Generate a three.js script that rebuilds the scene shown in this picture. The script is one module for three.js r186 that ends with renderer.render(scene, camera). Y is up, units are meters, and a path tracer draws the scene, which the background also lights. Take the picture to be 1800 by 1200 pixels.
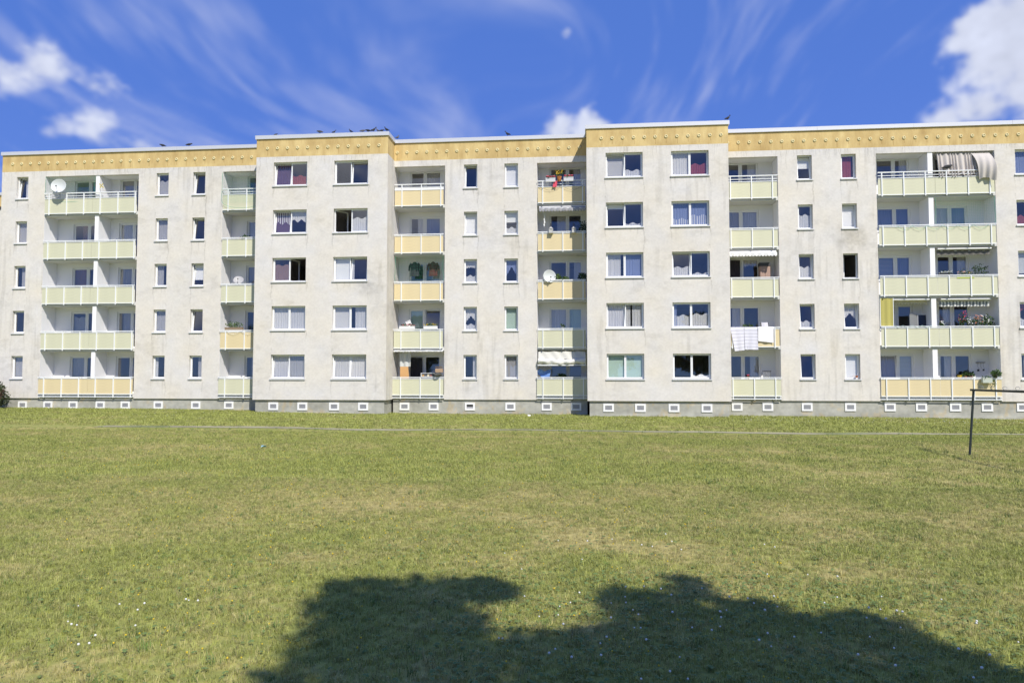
import * as THREE from 'three';
import { mergeGeometries } from 'three/addons/utils/BufferGeometryUtils.js';

// ---------------------------------------------------------------- camera
const scene = new THREE.Scene();
const renderer = new THREE.WebGLRenderer({ antialias: true });
renderer.toneMapping = THREE.LinearToneMapping;
renderer.toneMappingExposure = 1.0;
renderer.shadowMap.enabled = true;
const camera = new THREE.PerspectiveCamera(2 * Math.atan(600 / 1300) * 180 / Math.PI, 1.5, 0.1, 2000);
camera.position.set(0, 2.204, 42.495);
{
  const yaw = THREE.MathUtils.degToRad(5.614), pitch = THREE.MathUtils.degToRad(2.734);
  camera.rotation.order = 'YXZ';
  camera.rotation.set(pitch, yaw, THREE.MathUtils.degToRad(0.03));
}

// ---------------------------------------------------------------- random and noise
let seed = 20;
function rnd() { seed |= 0; seed = seed + 0x6D2B79F5 | 0; let t = Math.imul(seed ^ seed >>> 15, 1 | seed); t = t + Math.imul(t ^ t >>> 7, 61 | t) ^ t; return ((t ^ t >>> 14) >>> 0) / 4294967296; }
const rr = (a, b) => a + (b - a) * rnd();
function hash(x, y) { let h = Math.imul(x, 374761393) + Math.imul(y, 668265263) | 0; h = Math.imul(h ^ h >>> 13, 1274126177); return ((h ^ h >>> 16) >>> 0) / 4294967296; }
function noise(x, y, px = 0) {           // value noise; px: period in cells
  let x0 = Math.floor(x), y0 = Math.floor(y); const fx = x - x0, fy = y - y0;
  const u = fx * fx * (3 - 2 * fx), v = fy * fy * (3 - 2 * fy);
  let x1 = x0 + 1, y1 = y0 + 1;
  if (px) { x0 = ((x0 % px) + px) % px; x1 = ((x1 % px) + px) % px; y0 = ((y0 % px) + px) % px; y1 = ((y1 % px) + px) % px; }
  const a = hash(x0, y0), b = hash(x1, y0), c = hash(x0, y1), d = hash(x1, y1);
  return a + (b - a) * u + (c - a) * v + (a - b - c + d) * u * v;
}
function fbm(x, y, o = 4, px = 0) { let s = 0, a = .5, n = 0; for (let i = 0; i < o; i++) { s += a * noise(x, y, px); n += a; x *= 2; y *= 2; px *= 2; a *= .5; } return s / n; }
const clamp = (v, a = 0, b = 1) => Math.min(b, Math.max(a, v));
const sstep = (a, b, v) => { const t = clamp((v - a) / (b - a)); return t * t * (3 - 2 * t); };

// ---------------------------------------------------------------- sky
const R2D = 180 / Math.PI;
const cumulus = [   // azimuth from the facade normal, elevation, half width, half height (degrees), density
  [-38.6, 19.5, 2.6, 2.0, .85], [-40.8, 18.9, 2.4, 1.5, .8], [-35.6, 19.0, 2.6, .9, .78],
  [-35.4, 16.4, 2.0, 1.5, .74], [-37.6, 16.2, 1.4, 1.4, .7], [-33.2, 15.5, 3.0, .9, .72],
  [-1.8, 18.8, 1.9, 1.2, .95], [.8, 18.9, 1.5, 1.2, 1.0], [-.8, 18.0, 3.0, 1.0, .9], [-1.3, 25.3, .7, .6, .7],
  [29.5, 21.0, 3.6, 3.2, 1.5], [27.0, 21.8, 1.8, 1.7, 1.25], [31.0, 18.4, 3.5, 2.8, 1.4], [27.4, 17.2, 2.4, 1.3, 1.15], [25.2, 16.8, 1.3, 1.2, 1.05], [34.0, 21.0, 6.0, 5.0, 1.3],
];
for (let i = 0; i < 26; i++) {
  const az = rr(60, 315), el = rr(9, 40), s = rr(2.5, 6);
  for (let k = 0; k < 4; k++) cumulus.push([az + rr(-1, 1) * s * 1.3, el + rr(-.3, .3) * s, s * rr(.5, 1), s * rr(.35, .6), rr(.9, 1.25)]);
}
function makeSky() {
  const W = 2048, H = 1024, data = new Float32Array(W * H * 4);
  for (let j = 0; j < H; j++) {
    const el = ((j + .5) / H - .5) * Math.PI, sy = Math.sin(el), cy = Math.cos(el), elD = el * R2D;
    for (let i = 0; i < W; i++) {
      const ph = ((i + .5) / W - .5) * 2 * Math.PI, dx = cy * Math.cos(ph), dz = cy * Math.sin(ph);
      const o = (j * W + i) * 4;
      const t = clamp(sy), h = Math.pow(1 - t, 3.2);
      let r = .086 + .20 * h * h, g = .197 + .28 * h * h, b = .61 + .30 * h;
      if (elD > 0) {
        let az = Math.atan2(dx, -dz) * R2D;
        // thin streaks of high ice cloud, lying along the z direction overhead
        const k = 1 / (sy + .06), px = dx * k, pz = -dz * k;
        const wob = fbm(px * .9 + 7, pz * .5 + 3, 3) - .5;
        const band = fbm(px * 4.6 + wob * 3.4 + 11 + pz * .3, pz * .8 + 5, 4);
        const fine = fbm(px * 17 + wob * 14 + pz * 1.2, pz * 3.6, 4);
        const cover = fbm(px * .8 + 31.5, pz * .45 + 12.7, 3);
        let ci = sstep(.46, .84, band * .48 + fine * .38 + cover * .36 - .11) * .40 * sstep(3, 14, elD);
        // cumulus heaps
        let d = 0;
        for (const [ca, ce, ra, re, w] of cumulus) {
          let da = az - ca; if (da < -180) da += 360; if (da > 180) da -= 360;
          const ex = da / ra, ey = (elD - ce) / re; if (ex * ex + ey * ey < 5) d = Math.max(d, w * Math.exp(-(ex * ex + ey * ey) * .75));
        }
        let cu = 0, sh = 1;
        if (d > .05) {
          const n = fbm(az * .55 + 40, elD * .8 + 9, 5), n2 = fbm(az * 1.6 + 4, elD * 2.0 + 77, 4);
          cu = sstep(.34, .86, d * .82 + (n - .5) * .85 + (n2 - .5) * .3) * .96;
          sh = .97 + .22 * (n - .5) + .14 * (n2 - .5);
        }
        r += (.62 - r) * ci; g += (.67 - g) * ci; b += (.90 - b) * ci;
        r += (.70 * sh - r) * cu; g += (.745 * sh - g) * cu; b += (.90 * sh - b) * cu;
      } else { const q = sstep(0, -6, elD); r += (.16 - r) * q; g += (.17 - g) * q; b += (.13 - b) * q; }
      data[o] = r; data[o + 1] = g; data[o + 2] = b; data[o + 3] = 1;
    }
  }
  const t = new THREE.DataTexture(data, W, H, THREE.RGBAFormat, THREE.FloatType);
  t.mapping = THREE.EquirectangularReflectionMapping; t.magFilter = THREE.LinearFilter; t.minFilter = THREE.LinearFilter; t.needsUpdate = true;
  return t;
}
const skyTex = makeSky();
scene.background = skyTex; scene.environment = skyTex;

// ---------------------------------------------------------------- sun
const SUN_EL = THREE.MathUtils.degToRad(46.5), SUN_AZ = THREE.MathUtils.degToRad(30.5);
const sun = new THREE.DirectionalLight(new THREE.Color(1, .945, .86), 5.0);
sun.position.set(Math.sin(SUN_AZ) * Math.cos(SUN_EL), Math.sin(SUN_EL), Math.cos(SUN_AZ) * Math.cos(SUN_EL)).multiplyScalar(90);
sun.castShadow = true; sun.shadow.mapSize.set(4096, 4096);
Object.assign(sun.shadow.camera, { left: -55, right: 55, top: 45, bottom: -45, near: 1, far: 220 });
scene.add(sun, sun.target);

// ---------------------------------------------------------------- materials
function dataTex(W, H, f, srgb = true) {
  const d = new Uint8Array(W * H * 4);
  for (let j = 0; j < H; j++) for (let i = 0; i < W; i++) {
    const c = f(i, j), o = (j * W + i) * 4;
    d[o] = clamp(c[0]) * 255; d[o + 1] = clamp(c[1]) * 255; d[o + 2] = clamp(c[2]) * 255; d[o + 3] = 255;
  }
  const t = new THREE.DataTexture(d, W, H); t.wrapS = t.wrapT = THREE.RepeatWrapping; t.magFilter = THREE.LinearFilter; t.minFilter = THREE.LinearMipmapLinearFilter; t.generateMipmaps = true;
  if (srgb) t.colorSpace = THREE.SRGBColorSpace; t.needsUpdate = true; return t;
}
const lin = (r, g, b) => new THREE.Color().setRGB(r, g, b);
const std = (c, rough = .7, more = {}) => new THREE.MeshStandardMaterial({ color: Array.isArray(c) ? lin(...c) : c, roughness: rough, ...more });

// facade layout (metres; y = 0 is the lawn, z = 0 the face of the long wall)
const Y0 = 2.05, ST = 2.8, P = 1.5, WALLB = .88, BANDB = 15.0, BANDT = 16.05;
const sillY = (r) => Y0 + ST * (r - 1), floorY = (r) => Y0 - .9 + ST * (r - 1);
const XL = -36.35, XR = 28.6;
const small = { A: [-35.34, -34.57], B: [-26.12, -25.33], C: [-23.76, -22.97], D: [-7.02, -6.23], Q: [-4.63, -3.83], G: [11.96, 12.77], H: [14.35, 15.15], I: [23.53, 24.33], N: [25.95, 26.75] };
const wide = { E: [-18.0, -15.98], F: [-14.37, -12.36], J: [1.21, 3.25], K: [4.8, 6.84] };
const WH = 1.42;

// ---- weathered render of the facade: one sheet of stains laid out in metres
const FW = 2048, FH = 512, FX0 = -37, FXW = 66.5, FYH = 16.5;
const facadeMap = (() => {
  const dirt = new Float32Array(FW * FH);
  const add = (x, y, v) => { const i = Math.round((x - FX0) / FXW * FW), j = Math.round(y / FYH * FH); if (i >= 0 && i < FW && j >= 0 && j < FH) dirt[j * FW + i] += v; };
  const streak = (x, y, len, w, v) => { for (let s = 0; s < len; s += .025) { const k = (1 - s / len), xx = x + .03 * Math.sin(s * 5 + x * 9); for (let q = -w; q <= w; q += .03) add(xx + q, y - s, v * k * (.5 + rnd())); } };
  for (const list of [small, wide]) for (const [x0, x1] of Object.values(list)) for (let r = 1; r <= 5; r++) {
    const age = .45 + .2 * r;
    for (const x of [x0 - .04, x1 + .04]) if (rnd() < .85) streak(x, sillY(r) - .04, rr(.4, 1.5), .02, rr(.05, .17) * age);
    for (let k = 0; k < 3; k++) if (rnd() < .6) streak(rr(x0, x1), sillY(r) - .04, rr(.2, .8), .015, rr(.03, .08) * age);
    if (rnd() < .5) streak(rnd() < .5 ? x0 - .02 : x1 + .02, sillY(r) + WH + .35, rr(.25, .4), .02, .08);
  }
  for (let k = 0; k < 420; k++) streak(rr(XL, XR), BANDB - rr(0, .06), Math.pow(rnd(), 2) * 1.6 + .1, .012, rr(.03, .12));
  // soot round the open window and above two others
  for (const [cx, cy, rx, ry, v] of [[14.75, 9.9, .75, .75, .30], [-12.3, 7.3, .7, .5, .20], [15.1, 5.5, .5, .4, .12], [-11.9, 6.4, .35, .8, .10]])
    for (let j = 0; j < FH; j++) for (let i = 0; i < FW; i++) {
      const x = FX0 + i / FW * FXW, y = j / FH * FYH, e = Math.hypot((x - cx) / rx, (y - cy) / ry); if (e < 1.4) dirt[j * FW + i] += v * clamp(1.4 - e) * fbm(x * 4, y * 4, 3);
    }
  return dataTex(FW, FH, (i, j) => {
    const x = FX0 + i / FW * FXW, y = j / FH * FYH;
    const a = fbm(x * .55 + 3, y * .75, 4), b = fbm(x * 2.2, y * 3.6 + 9, 4), c = noise(x * 13, y * 15), gr = fbm(x * 5.5 + 60, y * .5 + 2, 3);
    const worm = sstep(.56, .70, fbm(x * 1.7 + 20, y * 3.4 + 5, 4)) * sstep(.42, .62, a);
    let d = (a - .5) * .06 + (b - .5) * .10 + (c - .5) * .08 + worm * .065 + sstep(.5, .75, gr) * sstep(.45, .6, fbm(x * .3 + 8, y * .25 + 3, 3)) * .10;
    d = d * .45 + Math.min(.13, dirt[j * FW + i]) * (.4 + .5 * b);
    const warm = (fbm(x * .8 + 90, y * .8, 3) - .5) * .05;
    return [.845 - d + warm * .4, .827 - d, .795 - d * 1.02 - warm];
  });
})();
facadeMap.repeat.set(1 / FXW, 1 / FYH); facadeMap.offset.set(-FX0 / FXW, 0);
const plasterBump = dataTex(512, 512, (i, j) => { const v = .5 * fbm(i / 8, j / 8, 3, 64) + .5 * hash(i, j); return [v, v, v]; }, false);
plasterBump.repeat.set(.5, .5);
const mWall = std([1, 1, 1], .93, { map: facadeMap, bumpMap: plasterBump, bumpScale: .004 });

const VENT = .6, ventY = 15.5;
const ventXs = { main: [], block: [] };
for (let x = -35.65; x < XR - .3; x += VENT) { const inB = (x > -19.2 && x < -11.05) || (x > 0 && x < 8.05); if (!inB) ventXs.main.push(x); }
for (let i = 0; i < 12; i++) { ventXs.block.push(-18.39 + i * .606); ventXs.block.push(.98 + i * .594); }
const bandMap = (() => {
  const W = 2048, H = 64, d = new Float32Array(W * H);
  for (const x of [...ventXs.main, ...ventXs.block]) { const i0 = Math.round((x - FX0) / FXW * W), l = rr(.12, .38); for (let j = 0; j < H; j++) { const y = BANDB + j / H * 1.1; if (y < ventY - .09 && y > ventY - .09 - l) d[j * W + i0] += rr(.12, .3); } }
  return dataTex(W, H, (i, j) => {
    const x = FX0 + i / W * FXW, y = j / H;
    const s = fbm(x * 3.2, y * 1.4 + 2, 4), big = fbm(x * .7 + 4, y * 1.5 + 8, 3), f = noise(x * 31, y * 5);
    const k = (s - .5) * .15 + (big - .5) * .12 + (f - .5) * .035 + d[j * W + i] * .5;
    return [.80 - k * .9, .70 - k, .48 - k * .9];
  });
})();
bandMap.repeat.set(1 / FXW, 1 / 1.1); bandMap.offset.set(-FX0 / FXW, -BANDB / 1.1);
const mBand = std([1, 1, 1], .92, { map: bandMap, bumpMap: plasterBump, bumpScale: .003 });
const plinthMap = dataTex(1024, 128, (i, j) => {
  const x = i / 1024 * 20, y = j / 128 * 1.1, a = fbm(x * .8, y * 2, 4), b = fbm(x * 6 + 5, y * 6, 3), s = sstep(.52, .68, fbm(x * 1.4 + 9, y * 1.3 + 4, 4)) * sstep(.35, .6, fbm(x * 7, 3 + y * 3, 2));
  const d = (a - .5) * .18 + (b - .5) * .09; return [.665 - d + s * .035, .662 - d, .625 - d - s * .05];
});
plinthMap.repeat.set(1 / 20, 1 / 1.1);
const mPlinth = std([1, 1, 1], .95, { map: plinthMap, bumpMap: plasterBump, bumpScale: .003 });
const mLoggia = std([.86, .86, .86], .9, { bumpMap: plasterBump, bumpScale: .002 });
const mSlab = std([.62, .62, .60], .9), mInner = std([.52, .50, .47], .95), mRoof = std([.12, .12, .12], .95);
const mCoping = std([.66, .67, .69], .42, { metalness: .25 });
const mPVC = std([.84, .85, .85], .38), mSill = std([.62, .63, .63], .5), mRail = std([.82, .84, .84], .4), mDark = std([.05, .05, .05], .6), mSteel = std([.35, .36, .36], .5, { metalness: .5 });
const panelTex = dataTex(256, 256, (i, j) => { const v = .97 + .05 * (fbm(i / 32, j / 6, 3, 8) - .5) + .02 * (hash(i, j) - .5); return [v, v, v]; });
const mPanG = std([.66, .655, .475], .6, { map: panelTex }), mPanY = std([.75, .63, .375], .6, { map: panelTex });
const mGlass = new THREE.MeshPhysicalMaterial({ color: 0xffffff, transmission: 1, thickness: 0, roughness: .015, ior: 1.78, specularIntensity: 1 });
const mVentHole = std([.60, .50, .27], .9);
const mVent = std([.68, .60, .34], .8), mGrille = std([.42, .42, .44], .6), mWhite = std([.85, .85, .84], .7);
const cloth = (r, g, b, t = .35) => new THREE.MeshPhysicalMaterial({ color: lin(r, g, b), roughness: .95, transmission: t, thickness: 0 });
const mSheer = cloth(.85, .86, .88, .45), mLace = cloth(.88, .88, .88, .4), mGreyC = cloth(.45, .45, .47, .3), mRed = cloth(.24, .045, .05, .15), mPurple = cloth(.13, .08, .14, .2), mBrownC = cloth(.25, .16, .14, .2), mBlueC = cloth(.25, .32, .55, .35);
const mBlind = std([.80, .80, .80], .7), mBlindGrey = std([.48, .50, .50], .7), mRoller = std([.72, .73, .72], .8), mRollerGreen = std([.42, .56, .49], .8), mRollerGrey = std([.42, .42, .42], .8);
const mGreen = [std([.055, .11, .028], .7), std([.08, .14, .035], .7), std([.045, .085, .03], .7)];
const mTerra = std([.45, .16, .07], .8), mPinkF = std([.75, .10, .16], .7), mWhiteF = std([.85, .85, .82], .7), mYellowF = std([.8, .55, .04], .7);

// ---------------------------------------------------------------- helpers
const taken = {};
function numbered(n) { const k = taken[n] = (taken[n] ?? -1) + 1; return k ? `${n}_${String(k).padStart(3, '0')}` : n; }
const shadow = (m) => { m.castShadow = m.receiveShadow = true; return m; };
function part(name, geo, mat, parent, x = 0, y = 0, z = 0) { const m = shadow(new THREE.Mesh(geo, mat)); m.name = name; m.position.set(x, y, z); parent.add(m); return m; }
function thing(name, label, category, [x, y, z] = [0, 0, 0], group) {
  const g = new THREE.Group(); g.name = numbered(name); g.position.set(x, y, z); g.userData = { label, category }; if (group) g.userData.group = group; scene.add(g); return g;
}
function one(name, geo, mat, label, category, [x, y, z] = [0, 0, 0], group) { const m = part(numbered(name), geo, mat, scene, x, y, z); m.userData = { label, category }; if (group) m.userData.group = group; return m; }
function setting(name, geo, mat) { const m = part(name, geo, mat, scene); m.userData = { kind: 'structure', label: name.replace(/_/g, ' ') }; return m; }
const gcache = new Map();
function box(w, h, d, x = 0, y = 0, z = 0) {   // centred on x, z; y is the middle as well
  const k = [w, h, d, x, y, z].map((v) => v.toFixed(3)).join();
  if (!gcache.has(k)) { const g = new THREE.BoxGeometry(w, h, d).translate(x, y, z); gcache.set(k, g); } return gcache.get(k);
}
const span = (x0, x1, y0, y1, z0, z1) => box(x1 - x0, y1 - y0, z1 - z0, (x0 + x1) / 2, (y0 + y1) / 2, (z0 + z1) / 2);
const merge = (list) => mergeGeometries(list.map((g) => { const n = g.index ? g.toNonIndexed() : g.clone(); for (const a of Object.keys(n.attributes)) if (!['position', 'normal', 'uv'].includes(a)) n.deleteAttribute(a); return n; }));
function ring(w, h, t, d) {                    // rectangular frame, lower left corner at 0,0, front face at z = 0
  const k = 'r' + [w, h, t, d].map((v) => v.toFixed(3)).join();
  if (!gcache.has(k)) gcache.set(k, merge([span(0, w, 0, t, -d, 0), span(0, w, h - t, h, -d, 0), span(0, t, t, h - t, -d, 0), span(w - t, w, t, h - t, -d, 0)])); return gcache.get(k);
}
function metric(g) {                            // uv in metres from position and normal
  g = g.index ? g.toNonIndexed() : g; const p = g.attributes.position, n = g.attributes.normal, uv = new Float32Array(p.count * 2);
  for (let i = 0; i < p.count; i++) { const ax = Math.abs(n.getX(i)), ay = Math.abs(n.getY(i)); uv[2 * i] = ax > .6 ? p.getX(i) + p.getZ(i) : p.getX(i); uv[2 * i + 1] = ay > .6 ? p.getZ(i) + p.getY(i) : p.getY(i); }
  g.setAttribute('uv', new THREE.BufferAttribute(uv, 2)); return g;
}
function slabShape(pts, depth) { const s = new THREE.Shape(); pts.forEach(([x, y], i) => i ? s.lineTo(x, y) : s.moveTo(x, y)); s.closePath(); return new THREE.ExtrudeGeometry(s, { depth, bevelEnabled: false }); }
function wallWithHoles(outer, holes, z0, z1) {
  const s = new THREE.Shape(); outer.forEach(([x, y], i) => i ? s.lineTo(x, y) : s.moveTo(x, y)); s.closePath();
  for (const h of holes) { const p = new THREE.Path(); h.forEach(([x, y], i) => i ? p.lineTo(x, y) : p.moveTo(x, y)); p.closePath(); s.holes.push(p); }
  return metric(new THREE.ExtrudeGeometry(s, { depth: z1 - z0, bevelEnabled: false }).translate(0, 0, z0));
}
const rect = (x0, x1, y0, y1) => [[x0, y0], [x1, y0], [x1, y1], [x0, y1]];
function tube(pts, r, rad = 5, seg) { const c = new THREE.CatmullRomCurve3(pts.map((p) => new THREE.Vector3(...p))); return new THREE.TubeGeometry(c, seg ?? pts.length * 3, r, rad); }
const cyl = (r0, r1, h, n = 10) => new THREE.CylinderGeometry(r1, r0, h, n).translate(0, h / 2, 0);
function sheet(nx, ny, f) {                     // f(u, v) -> [x, y, z]
  const pos = [], uv = [], idx = [];
  for (let j = 0; j <= ny; j++) for (let i = 0; i <= nx; i++) { pos.push(...f(i / nx, j / ny)); uv.push(i / nx, j / ny); }
  for (let j = 0; j < ny; j++) for (let i = 0; i < nx; i++) { const a = j * (nx + 1) + i, b = a + 1, c = a + nx + 1, d = c + 1; idx.push(a, b, d, a, d, c); }
  const g = new THREE.BufferGeometry(); g.setAttribute('position', new THREE.Float32BufferAttribute(pos, 3)); g.setAttribute('uv', new THREE.Float32BufferAttribute(uv, 2)); g.setIndex(idx); g.computeVertexNormals(); return g;
}
// a curtain hanging between x0..x1; top(u), bottom(u) give its edges
function curtainGeo(x0, x1, top, bottom, z, folds = 9, amp = .018) {
  return sheet(Math.max(16, folds * 4), 4, (u, v) => { const b = bottom(u), t = top(u); return [x0 + (x1 - x0) * u, b + (t - b) * v, z + amp * Math.sin(u * folds * 6.283 + 1.3 * Math.sin(u * 9)) * (1.1 - .5 * v)]; });
}

// ---------------------------------------------------------------- lawn
const gk = [[-60, .3], [-34, .27], [-25, .23], [-20, .18], [-9.5, .05], [0, .03], [9, .02], [16, -.03], [24, -.1], [60, -.15]];
function gy(x, z) {
  let f = gk[gk.length - 1][1]; for (let i = 0; i + 1 < gk.length; i++) if (x <= gk[i + 1][0]) { const t = clamp((x - gk[i][0]) / (gk[i + 1][0] - gk[i][0])); f = gk[i][1] + (gk[i + 1][1] - gk[i][1]) * t; break; }
  return f * (1 - sstep(2, 16, z)) + (fbm(x * .22 + 50, z * .22 + 50, 2) - .5) * .09 * sstep(3, 9, z) * (1 - sstep(60, 90, z));
}
function dryness(x, z) {                        // 0 lush, 1 straw
  const a = fbm(x * .16 + 9, z * .2 + 4, 4), b = fbm(x * .9 + 31, z * 1.1 + 8, 3);
  const worn = Math.exp(-(((x - 5) / 8) ** 2 + ((z - 29) / 6) ** 2)) * .34 + Math.exp(-(((x + 7) / 5) ** 2 + ((z - 30) / 3) ** 2)) * .12;
  return clamp((a - .5) * .9 + (b - .5) * .9 + .34 + worn * .6 - .2 * (1 - sstep(10.5, 12.5, z)));
}
{
  const xs = [], zs = [];
  for (const v of [-600, -300, -150, -90, -60]) xs.push(v); for (let x = -48; x <= 48; x += .8) xs.push(x); for (const v of [60, 90, 150, 300, 600]) xs.push(v);
  for (const v of [-600, -300, -120, -60, -30, -12]) zs.push(v); for (let z = -4; z <= 52; z += .8) zs.push(z); for (const v of [60, 80, 120, 250, 600]) zs.push(v);
  const pos = [], uv = [], idx = [];
  for (const z of zs) for (const x of xs) { pos.push(x, gy(x, z), z); uv.push(x / 64, z / 64); }
  for (let j = 0; j + 1 < zs.length; j++) for (let i = 0; i + 1 < xs.length; i++) { const a = j * xs.length + i, c = a + xs.length; idx.push(a, c, c + 1, a, c + 1, a + 1); }
  const g = new THREE.BufferGeometry(); g.setAttribute('position', new THREE.Float32BufferAttribute(pos, 3)); g.setAttribute('uv', new THREE.Float32BufferAttribute(uv, 2)); g.setIndex(idx); g.computeVertexNormals();
  const map = dataTex(2048, 2048, (i, j) => {
    let x = i / 2048 * 64; if (x > 32) x -= 64; const z = j / 2048 * 64;
    const d = dryness(x, z), n = noise(x * 9, z * 9), f = hash(i, j), s = sstep(.35, .9, d + (n - .5) * .5);
    const k = .86 + .16 * n + .16 * f;
    return [(.54 + .09 * s) * k, (.555 + .03 * s) * k, (.27 + .09 * s) * k];
  });
  setting('lawn_ground', g, std([1, 1, 1], 1, { map }));
}
// the worn path in front of the house
{
  const edge = (x, s) => 12.12 + s * (.42 + .14 * (noise(x * .8 + s * 5, 3) - .5)) + .22 * (fbm(x * .09, 8, 2) - .5) + .12 * (noise(x * 3, s * 9) - .5);
  const g = sheet(300, 2, (u, v) => { const x = -21 + 66 * u, z = edge(x, 1) + (edge(x, -1) - edge(x, 1)) * v; return [x, gy(x, z) + .012, z]; });
  const pm = dataTex(1024, 64, (i, j) => { const n = fbm(i / 14, j / 9, 4), h = hash(i, j) * .12, g = sstep(.6, .72, fbm(i / 40 + 7, j / 20, 3)); return [.53 + (n - .5) * .3 + h - g * .16, .51 + (n - .5) * .3 + h - g * .08, .40 + (n - .5) * .3 + h - g * .18]; });
  setting('trodden_path', g, std([1, 1, 1], 1, { map: pm }));
}

// ---------------------------------------------------------------- the apartment building
const house = thing('apartment_building', 'long five-storey apartment block, pale grey render with ochre roof band', 'building', [0, 0, 0]);
const loggias = {
  L1: { x0: -33.42, x1: -27.27, col: [-30.1, -29.85], units: [['w', -32.35, -31.33, -30.5], ['w', -29.27, -28.3, -27.45]], rows: 'GGGGY', posts: [-33.05, -31.89, -30.76, -29.68, -28.52, -27.4], seam: -30.2 },
  L2: { x0: -21.85, x1: -19.05, units: [['w', -20.85, -19.95, -19.2]], rows: 'GGGYG', posts: [-21.44, -20.27, -19.3] },
  L3: { x0: -11.2, x1: -8.15, units: [['d', -10.55, -9.62, -8.6]], rows: 'YYYGG', posts: [-10.71, -9.54, -8.38] },
  L4: { x0: -2.72, x1: .15, units: [['w', -2.05, -.98, -.1]], rows: 'YYYGG', posts: [-2.38, -1.22, -.07] },
  L5: { x0: 7.9, x1: 10.9, units: [['d', 8.15, 9.1, 10.1]], rows: 'GGGYG', posts: [8.25, 9.42, 10.57] },
  L6: { x0: 16.22, x1: 22.47, col: [18.98, 19.24], units: [['w', 16.65, 17.65, 18.5], ['d', 19.85, 20.65, 21.57]], rows: 'GGGGY', posts: [16.47, 17.63, 18.77, 19.88, 21.02, 22.14], seam: 19.3 },
};
const LTOP = 14.65, LD = 1.2, LBOT = .95;
const holesOf = (list, keys) => keys.flatMap((k) => [1, 2, 3, 4, 5].map((r) => rect(list[k][0], list[k][1], sillY(r), sillY(r) + WH)));
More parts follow.
